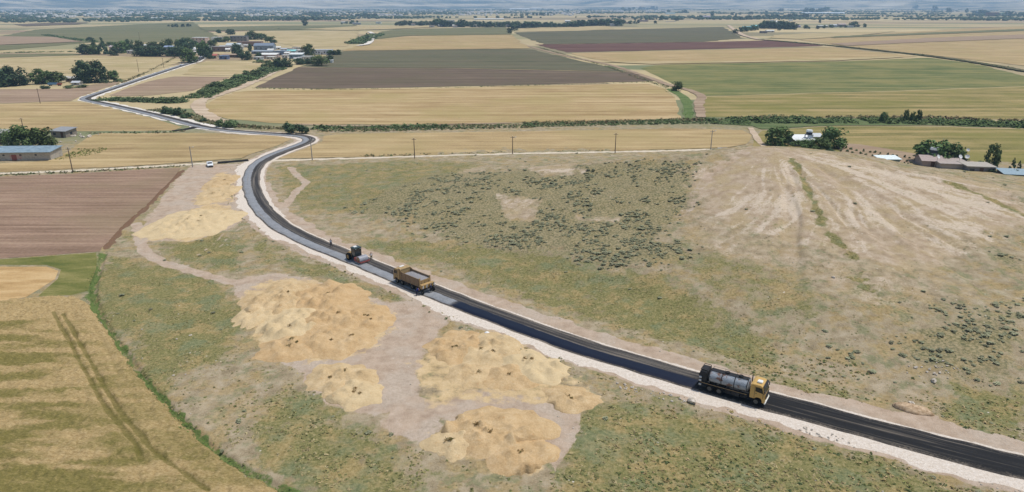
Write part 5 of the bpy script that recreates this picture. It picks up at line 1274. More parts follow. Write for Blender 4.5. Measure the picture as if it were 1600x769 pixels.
# far farms and sheds
FH = [(648, 39, 10, 5, 12, (186, 190, 200), LGREY, 'gable', 'pale far house half hidden in trees, left of the white sheds', 2), (661, 39.5, 9, 5, 12, PINKW, WHITE, 'gable', 'pinkish far house just left of the white sheds', 2), (700, 41.5, 20, 3, 10, (120, 130, 130), WHITE, 'shed', 'far low shed with a white roof in front of tall trees', 0),
      (702, 35, 16, 4, 12, LGREY, WHITE, 'flat', 'far white house in the gap of the tall trees', 3), (764, 31, 46, 2.4, 24, WHITE, WHITE, 'gable', 'far long white warehouse roof behind the tree belt', 0), (748, 37, 7, 4, 8, SANDW, PINKW, 'gable', 'tiny sandy house in the middle-distance tree belt', 1), (766, 37.5, 7, 4, 8, WHITE, WHITE, 'flat', 'tiny white house in the middle-distance tree belt', 1),
      (841, 41.8, 10, 5, 10, (206, 212, 214), WHITE, 'flat', 'white house at the near end of the long far village', 2), (859, 42, 16, 3.6, 10, (160, 184, 180), (196, 214, 208), 'shed', 'long pale green shed in the long far village', 0), (903, 40.5, 9, 4, 9, (190, 150, 130), SANDW, 'flat', 'brownish house in the long far village', 2), (918, 40, 7, 8, 9, WHITE, LGREY, 'gable', 'tall white house in the long far village', 2),
      (955, 38, 7, 6, 8, WHITE, WHITE, 'flat', 'bright white house at the far end of the long village', 1), (980, 37, 12, 3, 9, PINKW, LGREY, 'flat', 'low pinkish house past the far end of the long village', 2), (887, 35, 8, 4, 9, LGREY, WHITE, 'gable', 'pale roof among trees of the long far village', 1), (1006, 34, 14, 3, 9, (170, 150, 150), (190, 184, 186), 'flat', 'low greyish far house left of the lone round trees', 2),
      (812, 15.5, 32, 2.6, 40, WHITE, (234, 236, 238), 'gable', 'very far long white warehouse', 0), (838, 15.3, 16, 3.6, 40, (206, 208, 210), WHITE, 'gable', 'very far white hall with an arched roof', 0), (1048, 22, 14, 2.2, 20, (190, 206, 206), (210, 228, 226), 'gable', 'far pale turquoise roof under dark trees near the horizon', 0), (1104, 29, 12, 5, 12, (140, 134, 150), (160, 154, 168), 'gable', 'tiny grey-violet far farmhouse between two trees', 1),
      (1168, 46.5, 14, 6, 12, (120, 170, 196), TURQ, 'gable', 'turquoise-blue house at the left of the far right-hand village', 2), (1180, 44.5, 10, 6, 12, (130, 186, 196), (130, 196, 200), 'gable', 'second turquoise house behind the blue one in the far right-hand village', 1), (1204, 50.5, 12, 4, 10, (190, 190, 190), WHITE, 'gable', 'pale house at the front of the far right-hand village', 2), (1194, 52, 10, 4, 9, (140, 130, 130), LGREY, 'flat', 'grey house at the front left corner of the far right-hand village', 1),
      (1213, 41, 5, 10, 9, (204, 206, 206), WHITE, 'shed', 'narrow pale building between trees of the far right-hand village', 0), (1207, 33.5, 5, 2.5, 9, WHITE, WHITE, 'flat', 'tiny white roof at the top of the far right-hand village, left of two', 0), (1236, 32.5, 5, 2.5, 9, WHITE, WHITE, 'flat', 'tiny white roof at the top of the far right-hand village, right of two', 0),
      (1232, 43.5, 14, 4, 10, (150, 156, 160), (190, 204, 206), 'shed', 'grey shed with pale roof, first in the row of far sheds', 0), (1246, 43, 10, 4, 10, (150, 140, 160), (170, 160, 180), 'gable', 'violet-grey shed in the row of far sheds', 1), (1286, 43, 16, 3.6, 10, (150, 146, 138), (214, 214, 210), 'shed', 'low shed with white roof in the row of far sheds', 0), (1303, 42.5, 10, 5, 10, (170, 172, 180), (186, 190, 196), 'gable', 'pale gabled house in the row of far sheds', 1), (1316, 42, 12, 6, 10, (150, 134, 130), (166, 150, 146), 'gable', 'brownish gabled house in the row of far sheds', 1), (1329, 43, 10, 3, 8, LGREY, WHITE, 'flat', 'white low shed before the light green tree', 0),
      (1287, 22, 66, 2.9, 30, (214, 226, 236), (226, 236, 244), 'gable', 'very long white greenhouse on the far right plain', 0), (1267, 27.2, 4, 1.6, 9, WHITE, WHITE, 'flat', 'tiny white hut below the long greenhouse', 0), (1551, 25.5, 18, 7, 14, (146, 122, 116), (150, 130, 126), 'flat', 'far brick farmhouse with a flat top near the right edge', 3), (1533, 21.5, 14, 5, 14, (96, 116, 120), (110, 132, 138), 'gable', 'far dark green-roofed barn left of the brick farmhouse', 0), (1569, 22, 12, 2.2, 10, (120, 150, 130), (134, 176, 148), 'shed', 'far light green shed right of the brick farmhouse', 0),
      (538, 36.5, 9, 3, 9, (190, 194, 200), LGREY, 'gable', 'tiny far farm left of the white track', 1), (557, 38.5, 12, 3.4, 9, (130, 134, 140), GREY, 'gable', 'tiny grey far farm right of the tiny pale one', 1), (591, 37, 8, 3, 9, WHITE, WHITE, 'flat', 'tiny far white house beside the dark clump', 1), (1572, 2.5 + 9.5, 14, 1.8, 30, WHITE, WHITE, 'gable', 'very far white shed on the right near the horizon', 0)]
for u, v, w, h, d, wc, rc, kd, lab, nw in FH: house(u, v, w, h, d, wc, rc, kd, lab, name='farmhouse' if nw else 'shed', cat='house' if nw else 'shed', windows=nw, stain=.15)

# the two farms behind the hill
def water_tank(p, h, w, label, c=(196, 208, 222)):
    r = empty('water_tank', p, .2, label, 'water tank')
    b = MB(); b.tube((0, 0, h), (0, 0, h + w * .42), w / 2, w / 2, 28); b.build('tank', paint((40, 48, 66), .4, .4, .1), r, True)
    b = MB(); b.tube((0, 0, h + w * .42), (0, 0, h + w * .72), w / 2 * 1.06, w / 2 * .95, 28); b.build('lid', paint((238, 240, 238), .4, .4, .05), r, True)
    b = MB(); b.box(-w * .5, w * .5, -w * .5, w * .5, h - .2, h - .01, .02); b.build('platform', paint((170, 172, 172), .8), r)
    for sx in (-1, 1):
        for sy in (-1, 1): b = MB(); b.box(sx * w * .42 - .14, sx * w * .42 + .14, sy * w * .42 - .14, sy * w * .42 + .14, 0, h - .2); b.build('leg', paint((186, 190, 192), .8), r)
    b = MB(); b.box(-w * .42, w * .42, -w * .43, -w * .38, h * .1, h - .25); b.build('panel', paint(c, .6, .3, .3), r)
f1 = house(1258, 229, 30, 14, 9, (132, 128, 128), (234, 236, 236), 'shed', 'farmhouse with a bright white roof behind the crest of the hill', name='farmhouse', windows=4)
q = P0(1275, 222); house(1276, 221, 16, 9, 6, (170, 168, 166), (200, 204, 206), 'gable', 'small outbuilding between white-roofed farmhouse and tall round tree', name='outbuilding', cat='outbuilding', windows=1, door=False)
water_tank(P0(1262, 226), 3.9, 2.3, 'white-lidded water tank on a stand above the white-roofed farmhouse')
house(1390, 257, 30, 6, 4, (120, 140, 140), (226, 236, 236), 'shed', 'low hut with a white roof just behind the hill slope', name='hut', cat='hut', windows=0, hm=2.1)
house(1456, 263, 30, 13, 8, (166, 150, 142), (172, 156, 150), 'gable', 'pinkish gabled farmhouse under the second water tank', name='farmhouse', windows=1, rz=R(-14), hm=3.4)
house(1492, 268, 44, 10, 11, (168, 158, 150), (176, 164, 156), 'flat', 'long low farm building with satellite dishes behind the hill', name='farmhouse', windows=0, rz=R(-10), hm=2.5)
house(1532, 273, 40, 8, 7, (128, 126, 128), (178, 170, 158), 'flat', 'low grey building in front of the slim poplar', name='outbuilding', cat='outbuilding', windows=3, rz=R(-10), hm=2.6)
water_tank(P0(1455, 258), 4.1, 2.5, 'dark water tank with a white lid above the pinkish farmhouse', (186, 190, 190))
house(1594, 284, 46, 10, 5.5, (92, 84, 76), (146, 166, 176), 'shed', 'open shed with a light blue roof at the right edge behind the hill', name='shed', cat='shed', windows=0, rz=R(-12))
for u, v, w in ((1452, 259, 'nearest the water tank'), (1486, 259, 'in the middle of the three'), (1497, 259, 'rightmost of the three, by the small tree')): satellite_dish(P0(u, v + 1) + Vector((0, -3.5, 2.6)), 'white satellite dish on the second farm roof, ' + w, s=1.25)
satellite_dish(P0(1508, 254) + Vector((0, 0, 3.2)), 'white satellite dish on a mast by the small tree behind the hill', s=1.0)

# ------------------------------------------------------------------ power poles
GALV = paint((150, 148, 146), .6, .3, .2); WOOD = paint((112, 98, 86), .9, .1, .3); CERAM = paint((226, 226, 222), .3, .5, .05)
def pole(u, v, hpx, label, mat=WOOD, lamp=False, arm=True, group=None, onhill=False):
    p = P(u, v) if onhill else P0(u, v); h = hpx / ppm(u, v) / .93
    r = empty('utility_pole', p, random.uniform(-.3, .3), label, 'utility pole', group)
    b = MB(); b.tube((0, 0, -.2), (0, 0, h), .17, .11, 10); b.build('post', mat, r, True)
    if arm:
        b = MB(); b.box(-.8, .8, -.05, .05, h - .55, h - .43); b.build('crossarm', mat, r)
        for x in (-.7, 0, .7): b = MB(); b.tube((x, 0, h - (.43 if x else 0)), (x, 0, h - (.43 if x else 0) + .24), .06, .045, 8); b.build('insulator', CERAM, r)
    if lamp:
        b = MB(); b.tube((0, 0, h - .5), (.9, -.3, h - .15), .04, .04, 8); b.build('lamp_arm', GALV, r); b = MB(); b.box(.75, 1.35, -.45, -.15, h - .22, h - .06, .04); b.build('lamp_head', paint((214, 214, 208), .4, .4, .05), r)
pole(301, 261, 30, 'pale lamp pole at the track mouth left of the white car', GALV, True, False)
pole(114, 270, 37, 'leaning dark pole on the track edge below the blue-roofed shed', WOOD)
pole(488, 250, 31, 'pale thin lamp pole beside the road bend', GALV, True)
pole(648, 248, 30, 'dark wooden pole at the far edge of the hill grass, leftmost of its row')
pole(801, 242, 27, 'pole with a pale top at the far edge of the hill grass, mid row', WOOD, True)
pole(961, 240, 30, 'slender pole at the far edge of the hill grass, nearest the trough')
pole(1110, 238, 32, 'lamp pole beside the white trough at the left flank of the hill', GALV, True)
pole(38, 208, 22, 'pole rising behind the dense trees at the left edge', WOOD)
pole(63, 162, 22, 'thin pole in the left wheat beside the fallow field', WOOD); pole(217, 113, 18, 'thin pole in the straw field left of the village road, nearest of three', WOOD)
pole(256, 106, 14, 'thin pole in the straw field left of the village road, middle of three', WOOD); pole(284, 102, 12, 'thin pole in the straw field left of the village road, farthest of three', WOOD)
pole(219, 66, 14, 'thin pole in the dull green field behind the village tree belt', WOOD); pole(1469, 246, 26, 'lamp pole rising behind the large tree of the second farm', GALV, True)
def trough():
    p = P0(1137, 234.5); r = empty('water_trough', p, R(2), 'white concrete trough at the left flank of the hill', 'trough')
    b = MB()
    b.box(-3.6, 3.6, -.5, .5, 0, .25, .02); b.box(-3.6, 3.6, -.5, -.38, .25, .8); b.box(-3.6, 3.6, .38, .5, .25, .8); b.box(-3.6, -3.48, -.38, .38, .25, .8); b.box(3.48, 3.6, -.38, .38, .25, .8); b.build('basin', paint((226, 224, 220), .8), r)
trough()

# ------------------------------------------------------------------ straw heaps
def heap_mat():
    m = NM('heaped_straw', .95, .05); p = m.pos()
    n1 = m.noise(p, .55, 6, .65); n2 = m.noise(p, 4.5, 5, .75); n3 = m.noise(p, 1.4, 4, .6)
    v = m.math('ADD', m.math('MULTIPLY', n1, .5), m.math('MULTIPLY', n2, .5))
    c = m.ramp(v, [(.33, (160, 130, 92)), (.45, (186, 157, 114)), (.55, (200, 173, 131)), (.68, (214, 191, 154))])
    oi = m.n('ShaderNodeObjectInfo')
    c = m.mix(m.rng(oi.outputs['Random'], 0.4, 1, 0, .55, False), c, (214, 196, 158)); c = m.mix(m.rng(oi.outputs['Random'], 0.4, 0, 0, .28, False), c, (190, 150, 102))
    c = m.mix(m.math('MULTIPLY', m.rng(n3, .6, .72), .5), c, (188, 150, 104))
    m.color(c); m.bump(m.math('ADD', m.math('MULTIPLY', n2, .5), n3), .5, .25)
    return m.m
HEAP = heap_mat()
def heap(u, v, wu, hv, H, label, seed, group=None):
    """heap of chaff whose footprint is about wu by hv photo pixels around (u, v)"""
    p = P0(u, v); k = ppm(u, v); a = P0(u, v + hv / 2); b_ = P0(u, v - hv / 2)
    rx = wu / 2 / k; ry = (b_.y - a.y) / 2
    n = 84; m_ = 40; V = []; F = []
    th = np.arange(n) / n * 2 * math.pi
    edge = 1 + 0.6 * (fbm(np.cos(th) * 1.6 + seed * 7.1, np.sin(th) * 1.6, 700 + seed, 3) - .5) * 2 * .7 + .12 * (vnoise(th * 7, th * 0, seed) - .5)
    cr_ = random.Random(seed * 31); cones = []
    for _ in range(max(3, int(rx * ry / 3.2))):
        a_ = cr_.random() * 6.283; q_ = 0.72 * math.sqrt(cr_.random()); cones.append((math.cos(a_) * rx * q_, math.sin(a_) * ry * q_, cr_.uniform(1.2, 2.3), H * cr_.uniform(.65, 1.2) * (1 - .35 * q_)))
    for j in range(m_ + 1):
        q = j / m_
        x = np.cos(th) * rx * edge * q; y = np.sin(th) * ry * edge * q
        prof = (1 - q ** 1.6) ** 1.15
        lump = (fbm(x * .36 + seed, y * .36, 710 + seed, 3) - .5) * 2.4 + (vnoise(x * 1.3, y * 1.3, 720 + seed) - .5) * .4
        ed = np.clip(1 - q ** 2.5, 0, 1)
        z = H * (0.55 * prof + lump * 0.3 * ed)
        for cx, cy, cr, ch in cones:
            dd = np.sqrt((x - cx) ** 2 + (y - cy) ** 2) / cr * (0.85 + 0.3 * vnoise(x * 0.9 + seed, y * 0.9, 740))
            cz = ch * np.clip(1 - dd, -0.2, 1)
            z = np.where(cz > -0.1 * ch, 0.5 * (z + cz + np.sqrt((z - cz) ** 2 + 0.02)), z)
        z = z * np.clip((1 - q) * 9, 0, 1) ** 0.7 + (vnoise(x * 3.3, y * 3.3, 730 + seed) - .5) * .14 * (1 - q)
        g = height(p.x + x, p.y + y)
        V.append(np.c_[x, y, np.maximum(z, .03 * (1 - q)) + g - (0.12 if j == m_ else 0) + .02])
    V = np.concatenate(V)
    F = np.array([(j * n + i, j * n + (i + 1) % n, (j + 1) * n + (i + 1) % n, (j + 1) * n + i) for j in range(m_) for i in range(n)])[:, ::-1]
    root = empty('straw_heap', (p.x, p.y, 0), 0, label, 'straw heap', group)
    link('mound', npmesh('mound', V, F, HEAP, True), root)
    r = random.Random(seed)
    for i in range(r.randint(1, 3)):
        w = V[r.randint(4, 14) * n + r.randint(0, n - 1)]
        P3 = np.array([w]) + np.c_[np.random.default_rng(seed + i).normal(0, .16, (9, 2)), np.zeros(9)]
        link('weed_sprig', tuft_mesh('weed_sprig', P3, np.full(9, .26), TUFT, 5, 1.2, .18, seed * 9 + i, tints(np.random.default_rng(seed), 9, [(128, 106, 66), (110, 104, 64), (150, 122, 78)])), root)
HP = [(430, 470, 105, 62, 1.5, 'pale straw heap at the far left corner of the left cluster'), (505, 468, 120, 60, 1.7, 'orange straw heap at the back of the left cluster nearest the dump truck'), (452, 507, 120, 62, 1.6, 'straw heap in the middle left of the left cluster'),
      (520, 503, 110, 60, 1.7, 'bright straw heap in the middle of the left cluster'), (578, 497, 84, 48, 1.1, 'low straw heap at the right tip of the left cluster'), (455, 543, 110, 44, 1.2, 'straw heap at the near left edge of the left cluster'), (527, 535, 120, 50, 1.4, 'straw heap at the near right edge of the left cluster'), (404, 488, 64, 56, 1.0, 'small straw heap at the left tip of the left cluster'),
      (535, 593, 118, 56, 1.35, 'oval straw heap standing alone in front of the left cluster'), (556, 616, 90, 48, 1.3, 'rounded straw heap leaning against the lone oval one'),
      (712, 542, 96, 56, 1.5, 'straw heap at the back left of the right cluster nearest the road'), (768, 548, 110, 54, 1.5, 'straw heap at the back of the right cluster along the verge'), (832, 574, 120, 52, 1.4, 'long straw heap in the middle right of the right cluster'), (738, 585, 70, 40, 1.0, 'small straw heap with dark sprigs at the left of the right cluster'), (795, 590, 90, 44, 1.1, 'straw heap in the middle of the right cluster'),
      (893, 622, 92, 46, 1.0, 'yellowish straw heap at the right end of the right cluster'),
      (760, 680, 180, 86, 1.9, 'largest pale straw heap in the foreground'), (815, 712, 110, 76, 1.2, 'low pale straw heap on the near right flank of the largest one'), (705, 695, 84, 52, 1.1, 'low pale straw heap on the left flank of the largest one'),
      (300, 349, 140, 54, 1.5, 'broad straw heap in the yard left of the road bend'), (340, 303, 60, 30, 1.1, 'straw heap in the yard nearest the white car'), (346, 283, 38, 26, .7, 'small straw heap behind the other two in the yard')]
for i, (u, v, w, h, H, lab) in enumerate(HP): heap(u, v, w, h, H, lab, i + 1, 'straw heaps on the work yard')

# ------------------------------------------------------------------ rocks and debris
ROCKM = NM('limestone', .9, .15); _p = ROCKM.obj(); ROCKM.color(ROCKM.ramp(ROCKM.noise(_p, 2.5, 5, .65), [(.35, (168, 156, 140)), (.6, (216, 206, 192))]))
ROCKS = []
for s in range(4):
    b = MB(); random.seed(40 + s); b.ball((0, 0, .25), .5, .42, .36, 2, .55); me = bpy.data.meshes.new('rock'); b.bm.to_mesh(me); b.bm.free(); me.materials.append(ROCKM.m); ROCKS.append(me)
random.seed(99)
def rock(u, v, px, label, group=None):
    o = link('rock', random.choice(ROCKS)); p = P(u, v); o.location = p; s = px / ppm(u, v); o.scale = (s, s * random.uniform(.7, 1), s * random.uniform(.6, .9)); o.rotation_euler = (0, 0, random.random() * 6); tag(o, label, 'rock', group)
rock(1459, 597, 11, 'large pale boulder on the hill grass near the right edge'); rock(1424, 631, 9, 'pale boulder at the back of the earth lump by the dirt bench'); rock(1302, 434, 5, 'white stone at the upper end of the small scar on the hill'); rock(1081, 629, 15, 'long white slab of stone on the verge below the tanker')
for k in range(26): rock(1470 + random.gauss(0, 22), 576 + random.gauss(0, 7), random.uniform(2, 6), 'pale stone in the scatter above the large boulder', 'stones above the large boulder')
for k in range(34):
    u = random.uniform(960, 1075); rock(u, 601 + (u - 960) * .225 + random.uniform(-4, 6), random.uniform(2, 6), 'white stone in the rubble below the limestone verge', 'verge rubble stones')
for k in range(24):
    u = random.uniform(1250, 1330); rock(u, 668 + (u - 1250) * .27 + random.uniform(-3, 7), random.uniform(2, 5), 'grey-white stone in the rubble right of the tanker along the verge', 'verge stones right of the tanker')
for k in range(18): rock(random.uniform(150, 300), random.uniform(500, 690), random.uniform(1.5, 4), 'small white stone on the rough ground beside the ditch', 'stones beside the ditch')
for k in range(14): rock(115 + random.gauss(0, 14), 216 + random.gauss(0, 4), random.uniform(3, 8), 'chunk of pale rubble beside the ruined outbuilding', 'rubble by the ruined outbuilding')
def lump():
    p = P(1425, 641); t = bmesh.new(); bmesh.ops.create_icosphere(t, subdivisions=4, radius=1)
    for v in t.verts:
        k = 1 + .5 * (float(fbm(v.co.x * 2 + 5, v.co.y * 2, 801, 3)) - .5); v.co = Vector((v.co.x * 2.3 * k, v.co.y * 1.1 * k, v.co.z * .7 * k))
    b = MB(); b._add(t); m = NM('dug_earth', .95, .05); m.color(m.ramp(m.noise(m.pos(), 2.2, 5, .7), [(.35, (150, 122, 92)), (.65, (206, 180, 148))])); o = b.build('earth_lump', m.m, None, True); o.location = p; o.rotation_euler = (0, 0, -.5); tag(o, 'heap of sandy dug earth beside the dirt bench near the right edge', 'earth heap')
lump()
def sack():
    p = P(761, 521); t = bmesh.new(); bmesh.ops.create_icosphere(t, subdivisions=3, radius=1)
    for v in t.verts:
        k = 1 + .5 * (float(fbm(v.co.x * 2.2 + 9, v.co.y * 2.2 + v.co.z, 811, 3)) - .5); v.co = Vector((v.co.x * .42 * k, v.co.y * .3 * k, max(v.co.z, -.6) * .22 * k + .1))
    b = MB(); b._add(t); o = b.build('plastic_sack', paint((236, 238, 238), .5, .3, .05), None, True); o.location = p; tag(o, 'crumpled white plastic sack lying below the verge', 'sack')
sack()
def machine():
    p = P0(85, 134.5); r = empty('farm_trailer', p, R(4), 'blue and rust farm trailer parked before the low farm sheds', 'trailer'); s = 20 / ppm(85, 134.5) / 7
    b = MB(); b.box(-3.5 * s, 1.2 * s, 0, 2.0, .7, 1.9, .05); b.build('body', paint((96, 136, 168), .6, .3), r); b = MB(); b.box(1.25 * s, 3.4 * s, .1, 1.9, .6, 1.6, .05); b.build('hopper', paint((150, 84, 66), .8, .2), r)
    for x in (-2.4 * s, 2.4 * s):
        for y in (.05, 1.95): b = MB(); b.tube((x, y - .12, .42), (x, y + .12, .42), .42, .42, 16); b.build('wheel', paint((30, 30, 32), .9, .1, .05), r)
machine()
# ------------------------------------------------------------------ vehicles
YEL = paint((198, 162, 96), .5, .35, .25); YELD = paint((176, 146, 98), .6, .3, .45); DYEL = paint((172, 146, 104), .65, .25, .5); OCHRE = paint((142, 121, 98), .75, .2, .6); BLK = paint((40, 41, 44), .7, .3, .25); CHAS = paint((38, 38, 40), .8, .2, .35)
TYRE = paint((26, 26, 27), .9, .1, .3); RIM = paint((92, 91, 88), .6, .3, .4); GLASS = paint((24, 30, 36), .12, .6, .02); WHT = paint((230, 230, 226), .45, .4, .1); LAMP = paint((236, 232, 214), .15, .6, .02); REDP = paint((150, 84, 80), .6, .3, .35); TAIL = paint((150, 24, 20), .3, .5, .05)

def wheel(parent, x, y, r, w, side, rim=RIM):
    b = MB()
    t = bmesh.new(); seg = 28
    prof = [(r * .58, -w / 2), (r * .9, -w / 2), (r, -w * .36), (r, w * .36), (r * .9, w / 2), (r * .58, w / 2)]
    rings = [[t.verts.new((math.cos(6.28319 * i / seg) * q, h, math.sin(6.28319 * i / seg) * q)) for i in range(seg)] for q, h in prof]
    for k in range(len(rings)):
        A_, B_ = rings[k], rings[(k + 1) % len(rings)]
        for i in range(seg): t.faces.new((A_[i], A_[(i + 1) % seg], B_[(i + 1) % seg], B_[i]))
    bmesh.ops.recalc_face_normals(t, faces=t.faces); b._add(t)
    o = b.build('wheel', TYRE, parent, True); o.location = (x, y, r)
    b = MB(); b.tube((0, -w * .42, 0), (0, w * .40, 0), r * .585, r * .585, 24)
    b.tube((0, side * w * .38, 0), (0, side * w * .52, 0), r * .24, r * .18, 14)
    for i in range(8): a = i * .785; b.ball((math.cos(a) * r * .4, side * w * .42, math.sin(a) * r * .4), .03, .03, .03, 1)
    b.build('rim', rim, o, True)

def cab(root, xf, w, zt, col, dark=BLK):
    """forward-control cab; xf is its front"""
    h = w / 2
    prof = [(xf - 2.0, .95), (xf - 2.0, zt - .12), (xf - 1.7, zt), (xf - .75, zt), (xf - .42, zt - .16), (xf - .06, zt - 1.15), (xf, .62), (xf - .35, .55), (xf - .42, .95), (xf - .62, 1.2), (xf - 1.12, 1.2), (xf - 1.35, .95)]
    b = MB(); b.prism(prof, -h, h, .05); o = b.build('cab', col, root)
    a = Vector((xf - .40, 0, zt - .22)); c = Vector((xf - .075, 0, zt - 1.12)); n = Vector((c.z - a.z, 0, -(c.x - a.x))).normalized() * -.012
    b = MB(); q = [Vector((a.x, -h + .14, a.z)), Vector((a.x, h - .14, a.z)), Vector((c.x, h - .12, c.z)), Vector((c.x, -h + .12, c.z))]
    sgn = 1 if (Vector((n.x, 0, n.z)).x > 0) else -1
    q = [v + Vector((.03, 0, .012)) for v in q]; b.slab(q, .02); b.build('windscreen', GLASS, o)
    for s in (-1, 1):
        b = MB(); y = s * (h + .004)
        b.slab([(xf - 1.32, y, zt - .95), (xf - .27, y, zt - 1.08), (xf - .52, y, zt - .32), (xf - 1.32, y, zt - .3)], .012 * s); b.build('side_window', GLASS, o)
        b = MB(); b.box(xf - 1.42, xf - 1.38, y - .008, y + .008, 1.05, zt - .25); b.box(xf - .32, xf - .28, y - .008, y + .008, 1.25, zt - 1.1); b.build('door_seam', dark, o)
        b = MB(); b.box(xf - 1.3, xf - 1.1, y - .015, y + .025, zt - 1.28, zt - 1.22); b.build('door_handle', dark, o)
        b = MB(); b.tube((xf - .3, s * (h - .02), zt - .45), (xf - .12, s * (h + .28), zt - .5), .02, .02, 8); b.box(xf - .2, xf - .1, s * (h + .26) - .09, s * (h + .26) + .09, zt - .98, zt - .5, .03); b.build('mirror', dark, root)
        b = MB(); b.box(xf - .02, xf + .035, s * (h - .42) - .2, s * (h - .42) + .2, .72, .92, .02); b.build('headlight', LAMP, root)
    b = MB(); b.box(xf - .1, xf + .09, -h, h, .42, .7, .05); b.build('bumper', WHT, root)
    b = MB(); b.box(xf - .06, xf + .015, -h + .3, h - .3, 1.0, zt - 1.3, .02)
    for k in range(4): b.box(xf - .0, xf + .04, -h + .35, h - .35, 1.05 + k * .13, 1.09 + k * .13)
    b.build('grille', dark, root)
    b = MB(); b.slab([(xf - .42, -h + .1, zt - .06), (xf - .42, h - .1, zt - .06), (xf - .12, h - .1, zt - .2), (xf - .12, -h + .1, zt - .2)], .03); b.build('sun_visor', dark, root)
    return o

def fender(root, x, y, r, w, m):
    b = MB(); n = 9
    for k in range(n):
        a0 = math.pi * (.04 + .92 * k / n); a1 = math.pi * (.04 + .92 * (k + 1) / n)
        p = [(x + math.cos(a) * (r + .09), y - w / 2, r + math.sin(a) * (r + .09)) for a in (a0, a1)]
        b.slab([p[0], p[1], (p[1][0], y + w / 2, p[1][2]), (p[0][0], y + w / 2, p[0][2])], .03)
    b.build('mudguard', m, root)

def tanker():
    p, a, _ = road_at(1150, 617, .95)
    r = empty('tanker_truck', p + Vector((0, 0, .14)), a + math.pi, 'yellow-cabbed bitumen tanker truck with a rust-streaked grey tank on the road', 'tanker truck')
    b = MB()
    for s in (-1, 1): b.box(-4.3, 3.9, s * .42 - .05, s * .42 + .05, .72, .98)
    for x in (-3.6, -2.3, -.6, 1.0, 2.2): b.box(x - .08, x + .08, -.4, .4, .74, .95)
    b.build('chassis', CHAS, r)
    cab(r, 4.45, 2.44, 3.0, YEL)
    b = MB(); b.box(3.1, 3.75, -.62, .12, 3.0, 3.22, .06); b.build('roof_hatch', WHT, r)
    for s in (-1, 1):
        wheel(r, 3.32, s * 1.02, .5, .32, s)
        for x in (-1.55, -2.85): wheel(r, x, s * .92, .52, .56, s); fender(r, x, s * .95, .5, .6, CHAS)
    m = NM('weathered_tank', .5, .4); pz = m.obj(); n = m.noise(pz, 1.1, 6, .65); n2 = m.noise(m.mapp(pz, 0, (.9, 2.6, 2.6)), 1.0, 5, .7); n3 = m.noise(pz, 8, 4, .7)
    c = m.ramp(n3, [(.3, (124, 132, 142)), (.7, (162, 170, 178))]); c = m.mix(m.rng(n, .54, .6), c, (112, 84, 72)); c = m.mix(m.math('MULTIPLY', m.rng(n2, .52, .68), .7), c, (70, 72, 74))
    m.color(c); m.bump(n3, .2, .02)
    b = MB(); b.ellcyl(-3.1, 2.0, 2.06, 1.16, .86); o = b.build('tank', m.m, r, True)
    b = MB()
    for x in (-3.05, -1.4, .3, 1.95):
        t = bmesh.new(); seg = 32
        R_ = [[t.verts.new((x + dx, math.cos(6.28319 * i / seg) * (1.16 + dr), 2.06 + math.sin(6.28319 * i / seg) * (.86 + dr))) for i in range(seg)] for dx, dr in ((-.05, -.02), (-.05, .025), (.05, .025), (.05, -.02))]
        for A_, B_ in zip(R_, R_[1:]):
            for i in range(seg): t.faces.new((A_[i], A_[(i + 1) % seg], B_[(i + 1) % seg], B_[i]))
        b._add(t)
    b.build('tank_band', CHAS, o)
    b = MB(); b.box(-3.0, 1.9, -.42, .42, 2.9, 2.94)
    for x in (-2.9, -1.3, .3, 1.8):
        for s in (-1, 1): b.tube((x, s * .42, 2.9), (x, s * .42, 3.2), .02, .02, 6)
    for s in (-1, 1): b.tube((-2.95, s * .42, 3.2), (1.85, s * .42, 3.2), .02, .02, 6)
    b.build('walkway', BLK, r)
    for x in (-.9, .9): b = MB(); b.tube((x, 0, 2.93), (x, 0, 3.12), .3, .3, 18); b.build('manhole', CHAS, r)
    for s in (-1, 1):
        b = MB(); b.box(-4.1, 2.15, s * 1.2 - .05, s * 1.2 + .05, 1.12, 1.26); b.build('side_rail', BLK, r)
        b = MB(); b.box(-4.1, 2.15, s * 1.255 - .01, s * 1.255 + .01, 1.19, 1.235); b.build('yellow_stripe', YELD, r)
        b = MB(); b.box(.1, 1.15, s * 1.0 - .22, s * 1.0 + .22, .55, 1.08, .03); b.build('tool_box', BLK, r)
        b = MB(); b.tube((1.3, s * .95, .78), (2.1, s * .95, .78), .27, .27, 16); b.build('fuel_tank', CHAS, r, True)
        b = MB(); b.box(-.75, .0, s * 1.05 - .12, s * 1.05 + .12, .5, 1.05, .02); b.build('pump_box', CHAS, r)
    b = MB(); b.box(-4.35, -3.35, -1.05, 1.05, 1.0, 2.75, .04); b.box(-4.3, -3.5, -.7, .7, 2.75, 2.92, .03); b.build('rear_machinery', BLK, r)
    b = MB()
    for y in (-.8, -.3, .3, .8): b.tube((-4.42, y, .7), (-4.42, y, 2.2), .06, .06, 8)
    b.tube((-4.45, -1.0, 2.2), (-4.45, 1.0, 2.2), .07, .07, 10); b.tube((-4.3, -.9, 3.0), (-3.4, -.9, 3.0), .04, .04, 8); b.tube((-4.3, .9, 3.0), (-3.4, .9, 3.0), .04, .04, 8); b.tube((-4.3, -.9, 3.0), (-4.3, .9, 3.0), .04, .04, 8); b.tube((-3.4, .9, 2.7), (-3.4, .9, 3.0), .04, .04, 8); b.tube((-3.4, -.9, 2.7), (-3.4, -.9, 3.0), .04, .04, 8)
    b.build('rear_pipework', CHAS, r)
    b = MB(); b.tube((-4.7, -1.55, .48), (-4.7, 1.55, .48), .09, .09, 10)
    for k in range(12): y = -1.4 + k * .255; b.tube((-4.7, y, .48), (-4.7, y, .32), .03, .02, 6)
    b.box(-4.7, -4.2, -.1, .1, .5, .62); b.build('spray_bar', CHAS, r)
